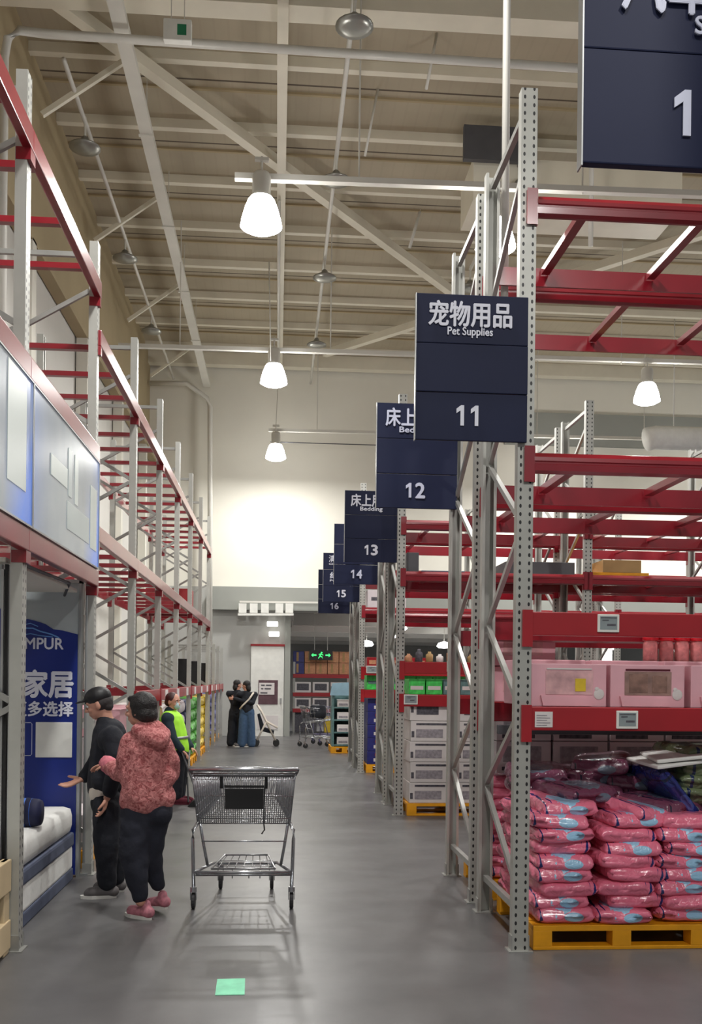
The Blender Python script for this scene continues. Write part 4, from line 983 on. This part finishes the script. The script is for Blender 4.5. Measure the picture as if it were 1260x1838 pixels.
# ================================================================== people
class Body:
    def __init__(s): s.mb = MB()
    def cap(s, a, b, ra, rb=None, n=14):
        a = Vector(a); b = Vector(b); rb = ra if rb is None else rb
        s.mb.ball(a, ra, n=n, m=9); s.mb.ball(b, rb, n=n, m=9)
        if (b-a).length > 1e-4: s.mb.tube([a, b], ra, n, r2=rb)
        return s
    def path(s, pts, rs):
        for i in range(len(pts)-1): s.cap(pts[i], pts[i+1], rs[i], rs[i+1])
        return s
    def ell(s, c, r, M=None): s.mb.ball(c, r, M, n=18, m=12); return s
    def out(s, name, m, parent, org, vox=.008, smooth=6, wrinkle=0, wf=9, seed=0):
        me = bpy.data.meshes.new(name); me.from_pydata(s.mb.v, [], s.mb.f)
        bm = bmesh.new(); bm.from_mesh(me); bmesh.ops.recalc_face_normals(bm, faces=bm.faces[:]); bm.to_mesh(me); bm.free()
        o = bpy.data.objects.new('t', me); COL.objects.link(o)
        r = o.modifiers.new('r', 'REMESH'); r.mode = 'VOXEL'; r.voxel_size = vox; r.use_smooth_shade = True
        sm = o.modifiers.new('s', 'SMOOTH'); sm.factor = .5; sm.iterations = smooth
        dg = bpy.context.evaluated_depsgraph_get(); dg.update(); new = bpy.data.meshes.new_from_object(o.evaluated_get(dg))
        bpy.data.objects.remove(o); new.name = name
        org = Vector(org); off = Vector((seed*3.1, seed*1.7, 0))
        ns = [v.normal.copy() for v in new.vertices]
        for v, n in zip(new.vertices, ns):
            if wrinkle:
                p = v.co*wf + off; w1 = noise.noise(Vector((p.x, p.y, p.z*.55))); w2 = noise.noise(p*2.3)
                v.co += n*wrinkle*(w1 + .5*w2)
            v.co -= org
        new.materials.clear(); new.materials.append(MT[m] if isinstance(m, str) else m)
        new.polygons.foreach_set('use_smooth', [True]*len(new.polygons)); new.update()
        return link(name, new, parent)
def frame(f, up=(0,0,1)):
    f = Vector(f).normalized(); r = f.cross(Vector(up)).normalized(); u = r.cross(f).normalized()
    return Matrix(((r.x, f.x, u.x), (r.y, f.y, u.y), (r.z, f.z, u.z)))
def head(B, c, f, k=1.0, up=(0,0,1)):
    """head with face: c centre of skull, f where it looks"""
    M = frame(f, up); q = lambda x, y, z: c + M @ Vector((x, y, z))*k
    B.ell(q(0, -.005, .02), (.074*k, .092*k, .092*k), M); B.ell(q(0, .02, -.045), (.056*k, .066*k, .062*k), M); B.ell(q(0, .045, -.085), (.03*k, .03*k, .022*k), M)
    B.cap(q(0, .082, .005), q(0, .104, -.028), .010*k, .014*k); B.cap(q(-.012, .094, -.032), q(.012, .094, -.032), .009*k)
    B.cap(q(-.02, .078, -.06), q(.02, .078, -.06), .009*k, .009*k); B.cap(q(-.016, .076, -.071), q(.016, .076, -.071), .008*k)
    B.cap(q(-.045, .073, .022), q(.045, .073, .022), .012*k); B.ell(q(-.04, .062, -.03), (.02*k, .02*k, .018*k), M); B.ell(q(.04, .062, -.03), (.02*k, .02*k, .018*k), M)
    for s in (-1, 1): B.ell(q(s*.076, -.008, -.012), (.011*k, .02*k, .033*k), M)
    return M, q
def face_details(q, k, t, org, hairm):
    o_ = -Vector(org)
    for s in (-1, 1):
        b = MB(); b.ball(q(s*.03, .078, .003)+o_, .011*k); b.build('eye', 'white', t, smooth=True)
        b = MB(); b.ball(q(s*.03, .0875, .003)+o_, .0045*k); b.build('iris', 'black', t, smooth=True)
        b = MB(); b.tube([q(s*.015, .088, .026)+o_, q(s*.032, .088, .031)+o_, q(s*.05, .078, .025)+o_], .004*k, 5); b.build('eyebrow', hairm, t)
def hand(B, wrist, d, palmn, k=1.0, curl=.35, thumb=1):
    """wrist point, direction to the fingertips, palm normal"""
    d = Vector(d).normalized(); n = Vector(palmn); n = (n - d*n.dot(d)).normalized(); s = d.cross(n).normalized()*thumb
    q = lambda a, b_, c_: wrist + (d*a + s*b_ + n*c_)*k
    for j, b_ in enumerate((-.028, -.010, .009, .027)): B.cap(q(.01, b_*.6, 0), q(.082, b_, 0), .013*k, .0115*k)
    for j, (b_, L) in enumerate(((-.030, .062), (-.0105, .078), (.010, .085), (.0305, .074))):
        a0 = .084; ang = curl*(.7+.15*(3-j)); pts = [q(a0, b_, 0)]; an = 0; a_, c_ = a0, 0
        for seg in (.42, .32, .26):
            an += ang; a_ += math.cos(an)*L*seg; c_ += math.sin(an)*L*seg; pts.append(q(a_, b_*1.12, c_))
        B.path(pts, (.0098*k, .0092*k, .0085*k, .0072*k))
    B.path([q(.018, .02, .004), q(.045, .046, .012), q(.068, .06, .024), q(.086, .064, .034)], (.014*k, .0125*k, .0105*k, .0085*k))
def shoe(name, m, sole, t, org, heel, toe, k=1.0, lift=0.0):
    heel = Vector(heel); toe = Vector(toe); d = (toe-heel).normalized(); B = Body()
    B.path([heel + Vector((0,0,.05)), heel + d*.08*k + Vector((0,0,.05)), heel + d*.17*k + Vector((0,0,.04)), toe - d*.035 + Vector((0,0,.035))], (.042*k, .043*k, .042*k, .034*k))
    B.cap(heel + d*.03 + Vector((0,0,.06)), heel + d*.03 + Vector((0,0,.10)), .04*k, .036*k)
    s = B.out(name, m, t, org, .008, 3)
    sb = MB(); r = d.cross(Vector((0,0,1))).normalized(); poly = []
    L = (toe-heel).length + .04
    for a in range(20):
        an = 2*math.pi*a/20; u = math.cos(an); v = math.sin(an); p = heel + d*((L/2-.02) + u*L/2*1.02) + r*v*(.046 if u > 0 else .040)*k; poly.append(p - Vector(org))
    sb.add([p for p in poly] + [p + Vector((0,0,.024)) for p in poly], [tuple(range(19,-1,-1)), tuple(range(20,40))] + [(i, (i+1)%20, 20+(i+1)%20, 20+i) for i in range(20)])
    sb.build('sole', sole, s, smooth=False)

# ---- walker in the pink fleece jacket
Yw = 6.75
org = Vector((ground(262, 1642).x, Yw, 0))
t = thing('person', 'person in dusty pink fleece hooded jacket and dark trousers, walking, seen from behind', 'person', org)
f = Vector((-.88, .34, -.05)); hc = P(251, 1274, Yw)
neck = P(262, 1306, Yw); shL = P(234, 1330, Yw-.02); shR = P(297, 1334, Yw+.0); elL = P(232, 1392, Yw+.03); haL = P(196, 1372, Yw+.18)
chest = P(265, 1345, Yw); waist = P(264, 1420, Yw); hip = P(262, 1455, Yw)
elR = P(308, 1385, Yw+.06); haR = P(290, 1400, Yw+.26)
kF = P(246, 1540, Yw-.02); aF = P(252, 1618, Yw-.06); kB = P(268, 1540, Yw+.08); aB = P(284, 1588, Yw+.1)
B = Body(); M, q = head(B, hc, f, .98)
B.cap(hc + Vector((.02, -.01, -.06)), neck, .05, .055).cap(neck, chest, .06, .1).cap(chest, hip, .1, .11).cap(shL, elL, .04, .035).cap(elL, haL, .034, .028).cap(shR, elR, .04, .035).cap(elR, haR, .034, .028)
B.cap(hip, kF, .075, .05).cap(kF, aF, .05, .035).cap(hip, kB, .075, .05).cap(kB, aB, .05, .035)
hand(B, haL, (-.8, .25, -.1), (0, 0, -1), .9, .4, 1); hand(B, haR, (-.5, .6, -.1), (0, 0, -1), .9, .4, -1)
B.out('body', 'skin', t, org, .0065, 3)
face_details(q, .98, t, org, 'hair')
B = Body(); B.ell(q(0, -.028, .035), (.090, .098, .092), M).ell(q(0, -.06, -.03), (.084, .068, .075), M).ell(q(-.052, -.018, -.01), (.036, .055, .06), M).ell(q(.052, -.018, -.01), (.036, .055, .06), M).ell(q(0, .045, .078), (.06, .035, .028), M)
B.out('hair', 'hair', t, org, .009, 3, .006, 30, 2)
B = Body()
B.path([P(264, 1322, Yw), P(264, 1350, Yw), P(262, 1392, Yw), P(263, 1426, Yw)], (.12, .15, .165, .168))
B.cap(P(246, 1335, Yw), P(284, 1337, Yw), .10, .10).cap(P(240, 1432, Yw), P(288, 1430, Yw), .105, .105).cap(P(240, 1390, Yw), P(288, 1392, Yw), .11, .11)
B.path([P(238, 1334, Yw), P(230, 1364, Yw), P(232, 1388, Yw+.02), P(214, 1385, Yw+.1), P(200, 1376, Yw+.16)], (.085, .082, .075, .068, .058))
B.path([P(290, 1338, Yw), P(303, 1365, Yw+.02), P(304, 1388, Yw+.08), P(292, 1396, Yw+.2)], (.085, .08, .072, .06))
B.out('jacket', 'fleece', t, org, .011, 5, .014, 7, 1)
B = Body(); B.path([P(250, 1312, Yw-.06), P(268, 1322, Yw-.12), P(286, 1330, Yw-.12), P(292, 1318, Yw-.04), P(282, 1304, Yw+.02)], (.055, .062, .06, .055, .045)).ell(P(274, 1326, Yw-.1), (.1, .06, .075))
B.out('hood', 'fleece', t, org, .01, 5, .008, 12, 3)
B = Body(); B.path([P(199, 1376, Yw+.16), P(193, 1371, Yw+.19)], (.064, .06)); B.out('fluffy_cuff', mat('pink_cuff_fleece', (206, 118, 130), .95, 0, .15, 40), t, org, .01, 3, .006, 30, 4)
B = Body(); B.cap(P(238, 1446, Yw), P(286, 1444, Yw), .09, .09); B.out('hem_band', 'maroon', t, org, .011, 3, .004, 12, 4)
B = Body(); B.cap(P(244, 1458, Yw), P(279, 1457, Yw), .118, .118)
B.path([P(248, 1470, Yw-.02), P(240, 1530, Yw-.05), P(246, 1575, Yw-.07), P(252, 1608, Yw-.06)], (.125, .105, .078, .06))
B.path([P(276, 1470, Yw+.04), P(266, 1530, Yw+.06), P(276, 1566, Yw+.1), P(284, 1586, Yw+.1)], (.115, .094, .072, .056))
B.out('trousers', 'trouser', t, org, .011, 5, .014, 6, 5)
gF = ground(268, 1644); gFt = ground(236, 1640)
shoe('shoe', 'pinkshoe', 'soles', t, org, Vector((aF.x+.06, aF.y, 0.0)), Vector((aF.x-.10, aF.y+.12, 0.0)), .95)
shoe('shoe', 'pinkshoe', 'soles', t, org, Vector((aB.x+.05, aB.y+.0, .035)), Vector((aB.x-.10, aB.y+.14, 0.005)), .95)

# ---- walker in the black cap
Ym = 7.45
org = Vector((ground(190, 1598).x, Ym, 0))
t = thing('person', 'person in black cap and black jacket leaning forward with an open hand out', 'person', org)
f = Vector((-1, .02, -.28)); hc = P(177, 1264, Ym)
B = Body(); M, q = head(B, hc, f, 1.0)
neck = P(192, 1296, Ym); chest = P(196, 1340, Ym); hip = P(193, 1425, Ym)
shN = P(202, 1322, Ym-.17); shF = P(196, 1320, Ym+.17); elF = P(170, 1372, Ym+.2); haF = P(147, 1398, Ym+.12); elN = P(206, 1388, Ym-.24); haN = P(192, 1432, Ym-.22)
B.cap(q(0, -.03, -.06), neck, .05, .055).cap(neck, chest, .06, .1).cap(chest, hip, .1, .1).cap(shN, elN, .045, .036).cap(elN, haN, .035, .027).cap(shF, elF, .045, .036).cap(elF, haF, .035, .027)
kN = P(192, 1508, Ym-.1); aN = P(192, 1580, Ym-.08); kF = P(200, 1508, Ym+.1); aF = P(206, 1575, Ym+.12)
B.cap(hip, kN, .08, .055).cap(kN, aN, .055, .04).cap(hip, kF, .08, .055).cap(kF, aF, .055, .04)
hand(B, haF, (-.82, -.05, -.38), (0, -.3, .9), 1.08, .22, 1); hand(B, haN, (-.2, 0, -1), (-1, 0, 0), 1.0, .45, -1)
B.out('body', 'skin', t, org, .0065, 3); face_details(q, 1.0, t, org, 'hair')
B = Body(); B.ell(q(0, -.025, .005), (.081, .088, .07), M).ell(q(0, -.06, -.03), (.062, .045, .045), M); B.out('hair', mat('greying_hair', (52, 48, 48), .8, 0, .3, 60), t, org, .008, 2, .003, 40, 2)
B = Body(); B.ell(q(0, -.008, .055), (.088, .104, .078), M); B.ell(q(0, .11, .05), (.062, .06, .009), M); cap_ = B.out('cap', 'black', t, org, .008, 2)
B = Body()
B.path([P(197, 1318, Ym), P(196, 1350, Ym), P(193, 1385, Ym), P(190, 1412, Ym)], (.125, .145, .145, .14))
B.cap(P(200, 1328, Ym-.12), P(196, 1326, Ym+.12), .1, .1); B.cap(P(190, 1300, Ym), P(195, 1312, Ym), .075, .09); B.cap(P(192, 1400, Ym-.07), P(192, 1400, Ym+.07), .12, .12)
B.path([shN, P(208, 1356, Ym-.22), P(206, 1388, Ym-.24), P(196, 1420, Ym-.22)], (.08, .075, .066, .055))
B.path([shF, P(181, 1352, Ym+.2), P(168, 1374, Ym+.2), P(152, 1394, Ym+.14)], (.08, .072, .062, .052))
B.out('jacket', 'blackcloth', t, org, .01, 5, .012, 7, 11)
B = Body(); B.cap(P(186, 1423, Ym-.05), P(198, 1423, Ym+.06), .112, .112); B.out('shirt_hem', 'cream', t, org, .01, 3, .004, 14, 3)
B = Body(); B.cap(P(192, 1442, Ym-.06), P(195, 1442, Ym+.06), .128, .128)
B.path([P(192, 1450, Ym-.09), P(190, 1510, Ym-.12), P(191, 1560, Ym-.1), P(192, 1582, Ym-.08)], (.115, .095, .08, .075))
B.path([P(198, 1450, Ym+.09), P(203, 1510, Ym+.1), P(207, 1555, Ym+.12), P(207, 1574, Ym+.12)], (.115, .092, .078, .072))
B.out('trousers', 'blackcloth', t, org, .01, 5, .012, 7, 12)
shoe('shoe', 'sneaker', 'soles', t, org, Vector((aN.x+.05, aN.y, 0)), Vector((aN.x-.17, aN.y-.02, 0)), 1.0)
shoe('shoe', 'sneaker', 'soles', t, org, Vector((aF.x+.05, aF.y, 0)), Vector((aF.x-.17, aF.y+.02, 0)), 1.0)

# ---- attendant in the neon vest
Yv = 12.9
org = Vector((P(318, 1400, Yv).x, Yv, 0))
t = thing('person', 'person in neon yellow green vest and pale blue face mask, beyond the pink jacket', 'person', org)
f = Vector((.85, -.5, -.15)); hc = P(311, 1259, Yv); B = Body(); M, q = head(B, hc, f, 1.0)
neck = P(305, 1278, Yv); chest = P(308, 1300, Yv); hip = P(318, 1345, Yv); shA = P(300, 1290, Yv-.16); shB = P(316, 1290, Yv+.16)
elA = P(310, 1325, Yv-.22); haA = P(325, 1345, Yv-.2); elB = P(330, 1322, Yv+.15); haB = P(342, 1340, Yv+.05)
kA = P(318, 1392, Yv-.08); aA = P(316, 1434, Yv-.08); kB = P(325, 1390, Yv+.1); aB = P(322, 1432, Yv+.12)
for a, b_, r1, r2 in ((hc+Vector((0,0,-.06)), neck, .05, .055), (neck, chest, .06, .1), (chest, hip, .1, .1), (shA, elA, .045, .036), (elA, haA, .035, .028), (shB, elB, .045, .036), (elB, haB, .035, .028), (hip, kA, .08, .055), (kA, aA, .055, .04), (hip, kB, .08, .055), (kB, aB, .055, .04)): B.cap(a, b_, r1, r2)
hand(B, haA, (.7, 0, -.6), (0, 0, -1)); hand(B, haB, (.7, 0, -.6), (0, 0, -1), thumb=-1)
B.out('body', 'skin', t, org, .009, 2); face_details(q, 1.0, t, org, 'brownhair')
B = Body(); B.ell(q(0, -.025, .035), (.086, .095, .085), M).ell(q(0, -.07, -.02), (.07, .05, .06), M); B.out('hair', 'brownhair', t, org, .01, 2)
B = Body(); B.ell(q(0, .07, -.045), (.05, .04, .05), M); B.out('face_mask', 'mask', t, org, .008, 2)
B = Body(); B.path([neck, chest, P(316, 1340, Yv), P(320, 1352, Yv)], (.08, .15, .14, .145)); B.cap(shA, shB, .085, .085); B.path([shA, elA, haA], (.07, .06, .05)); B.path([shB, elB, haB], (.07, .06, .05))
B.out('jacket', mat('dark_teal_cloth', (22, 42, 52), .85), t, org, .012, 4, .008, 7, 3)
B = Body(); B.path([P(308, 1296, Yv), P(312, 1318, Yv), P(318, 1344, Yv)], (.165, .17, .158)); B.cap(P(301, 1288, Yv-.1), P(315, 1290, Yv+.1), .088, .088); v = B.out('vest', 'neon', t, org, .012, 4, .006, 7, 4)
bm_ = MB(); bm_.tube([P(314, 1322, Yv) - org, P(314.3, 1326.5, Yv) - org], .176, 24); bm_.build('reflective_band', 'alu', v, smooth=True)
B = Body(); B.cap(P(320, 1356, Yv-.05), P(320, 1356, Yv+.06), .13, .13); B.path([P(318, 1362, Yv-.08), kA, P(317, 1428, Yv-.08)], (.12, .095, .075)); B.path([P(322, 1362, Yv+.08), kB, P(322, 1428, Yv+.12)], (.12, .09, .075)); B.out('trousers', 'blackcloth', t, org, .012, 4, .008, 7, 5)
shoe('shoe', 'maroon', 'maroon', t, org, Vector((aA.x-.03, aA.y, 0)), Vector((aA.x+.2, aA.y-.05, 0))); shoe('shoe', 'maroon', 'maroon', t, org, Vector((aB.x-.03, aB.y, 0)), Vector((aB.x+.2, aB.y-.05, 0)))
t = thing('floor_mop', 'dustpan and mop with long thin handles held by the vested attendant', 'mop', (0,0,0))
b = MB(); b.tube([haA, P(352, 1420, Yv-.3), P(362, 1440, Yv-.3)], .012, 6); b.build('handle', 'dkgrey', t)
b = MB(); q0 = P(338, 1440, Yv-.25); b.tube([P(336, 1395, Yv-.1), q0], .012, 6); b.build('dustpan_handle', 'black', t)
b = MB(); b.prism([(0, .005), (.28, .005), (.28, .1), (.2, .16), (.05, .06)], 'y', -.12, .12); b.build('dustpan', 'black', t, (q0.x, q0.y, 0))

# ---- embracing pair at the end
def far_person(cx, Yp, top, label, topm, bottomm, lean, bag):
    """standing figure of about TOP metres, its middle at photo x cx"""
    org = Vector((P(cx, 1300, Yp).x, Yp, 0)); t = thing('person', label, 'person', org); K = top/1.62; X = org.x
    v = lambda x, y, z: Vector((X + x*K, Yp + y*K, z*K))
    s = -1 if lean < 0 else 1
    hc = v(lean*.6, 0, 1.50); B = Body(); M, q = head(B, hc, (s*.8, .45, -.2), K)
    hip = v(0, 0, .88); kA = v(-.1, -.02, .46); aA = v(-.11, 0, .08); kB = v(.1, .02, .46); aB = v(.1, .04, .08); shA = v(-.19, 0, 1.28); shB = v(.19, 0, 1.28)
    elA = v(-.2+s*.1, .12, 1.06); haA = v(s*.25, .2, 1.22); elB = v(.2+s*.06, -.12, 1.08); haB = v(s*.3, -.12, 1.18)
    for a, b_, r1, r2 in ((hc, v(lean*.4, 0, 1.33), .05, .055), (v(lean*.3, 0, 1.33), hip, .06, .1), (shA, elA, .04, .035), (elA, haA, .034, .026), (shB, elB, .04, .035), (elB, haB, .034, .026), (hip, kA, .075, .05), (kA, aA, .05, .035), (hip, kB, .075, .05), (kB, aB, .05, .035)): B.cap(a, b_, r1, r2)
    hand(B, haA, (s*.9, .1, .1), (0, 1, 0), .95); hand(B, haB, (s*.9, -.1, .1), (0, 1, 0), .95, thumb=-1)
    B.out('body', 'skin', t, org, .010, 2); face_details(q, K, t, org, 'hair')
    B = Body(); B.ell(q(0, -.03, .035), (.088, .1, .09), M).ell(q(0, -.06, -.06), (.075, .06, .1), M); B.out('hair', 'hair', t, org, .011, 2, .004, 30, 3)
    B = Body(); B.path([v(lean*.3, 0, 1.3), v(0, 0, 1.15), v(0, 0, .92)], (.1, .15, .15)); B.cap(shA, shB, .075, .075); B.path([shA, elA, haA], (.065, .055, .045)); B.path([shB, elB, haB], (.065, .055, .045)); B.out('jacket', topm, t, org, .012, 3, .008, 7, 3)
    B = Body(); B.cap(v(-.05, 0, .86), v(.05, 0, .86), .13, .13); B.path([v(-.07, 0, .82), kA, v(-.12, 0, .08)], (.115, .105, .11)); B.path([v(.07, 0, .82), kB, v(.11, .03, .08)], (.115, .105, .11)); B.out('trousers', bottomm, t, org, .012, 3, .008, 7, 5)
    for a in (aA, aB): shoe('shoe', 'sneaker', 'soles', t, org, Vector((a.x-s*.03, a.y, 0)), Vector((a.x+s*.16, a.y-.06, 0)))
    if bag:
        b = MB(); b.tube([v(.16, -.13, 1.34)-org, v(.06, -.18, 1.18)-org, v(-.1, -.175, 1.02)-org, v(-.17, -.12, .93)-org], .022, 6); b.build('bag_strap', 'cream', t, smooth=True)
far_person(443, 23.6, 1.60, 'person in black top with pale diagonal strap and blue jeans, back turned', 'blackcloth', 'denim', -.05, True)
far_person(424, 23.9, 1.62, 'person in dark clothes half hidden by the one in blue jeans', 'blackcloth', 'blackcloth', .05, False)
# pushchair beside them
org = Vector((P(476, 1330, 24.0).x, 24.0, 0)); t = thing('pushchair', 'folding pushchair with pale frame beside the embracing pair', 'pushchair', org)
b = MB()
for y in (-.2, .2):
    b.tube([(-.2, y, 1.0), (-.1, y, .85), (.26, y, .12)], .022, 8); b.tube([(.02, y, .6), (-.22, y, .1)], .022, 8); b.tube([(.0, y, .62), (.3, y, .45)], .018, 8)
b.tube([(-.2, -.2, 1.0), (-.2, .2, 1.0)], .02, 8); b.build('frame', 'cream', t, smooth=True)
b = MB(); b.prism([(-.12, .38), (.2, .3), (.22, .38), (-.02, .46), (-.14, .8), (-.2, .78)], 'y', -.18, .18); b.build('seat', 'blackcloth', t)
for x in (-.22, .27):
    for y in (-.22, .22): b = MB(); b.tube([(x, y-.02, .08), (x, y+.02, .08)], .08, 14); b.build('wheel', 'rubber', t)
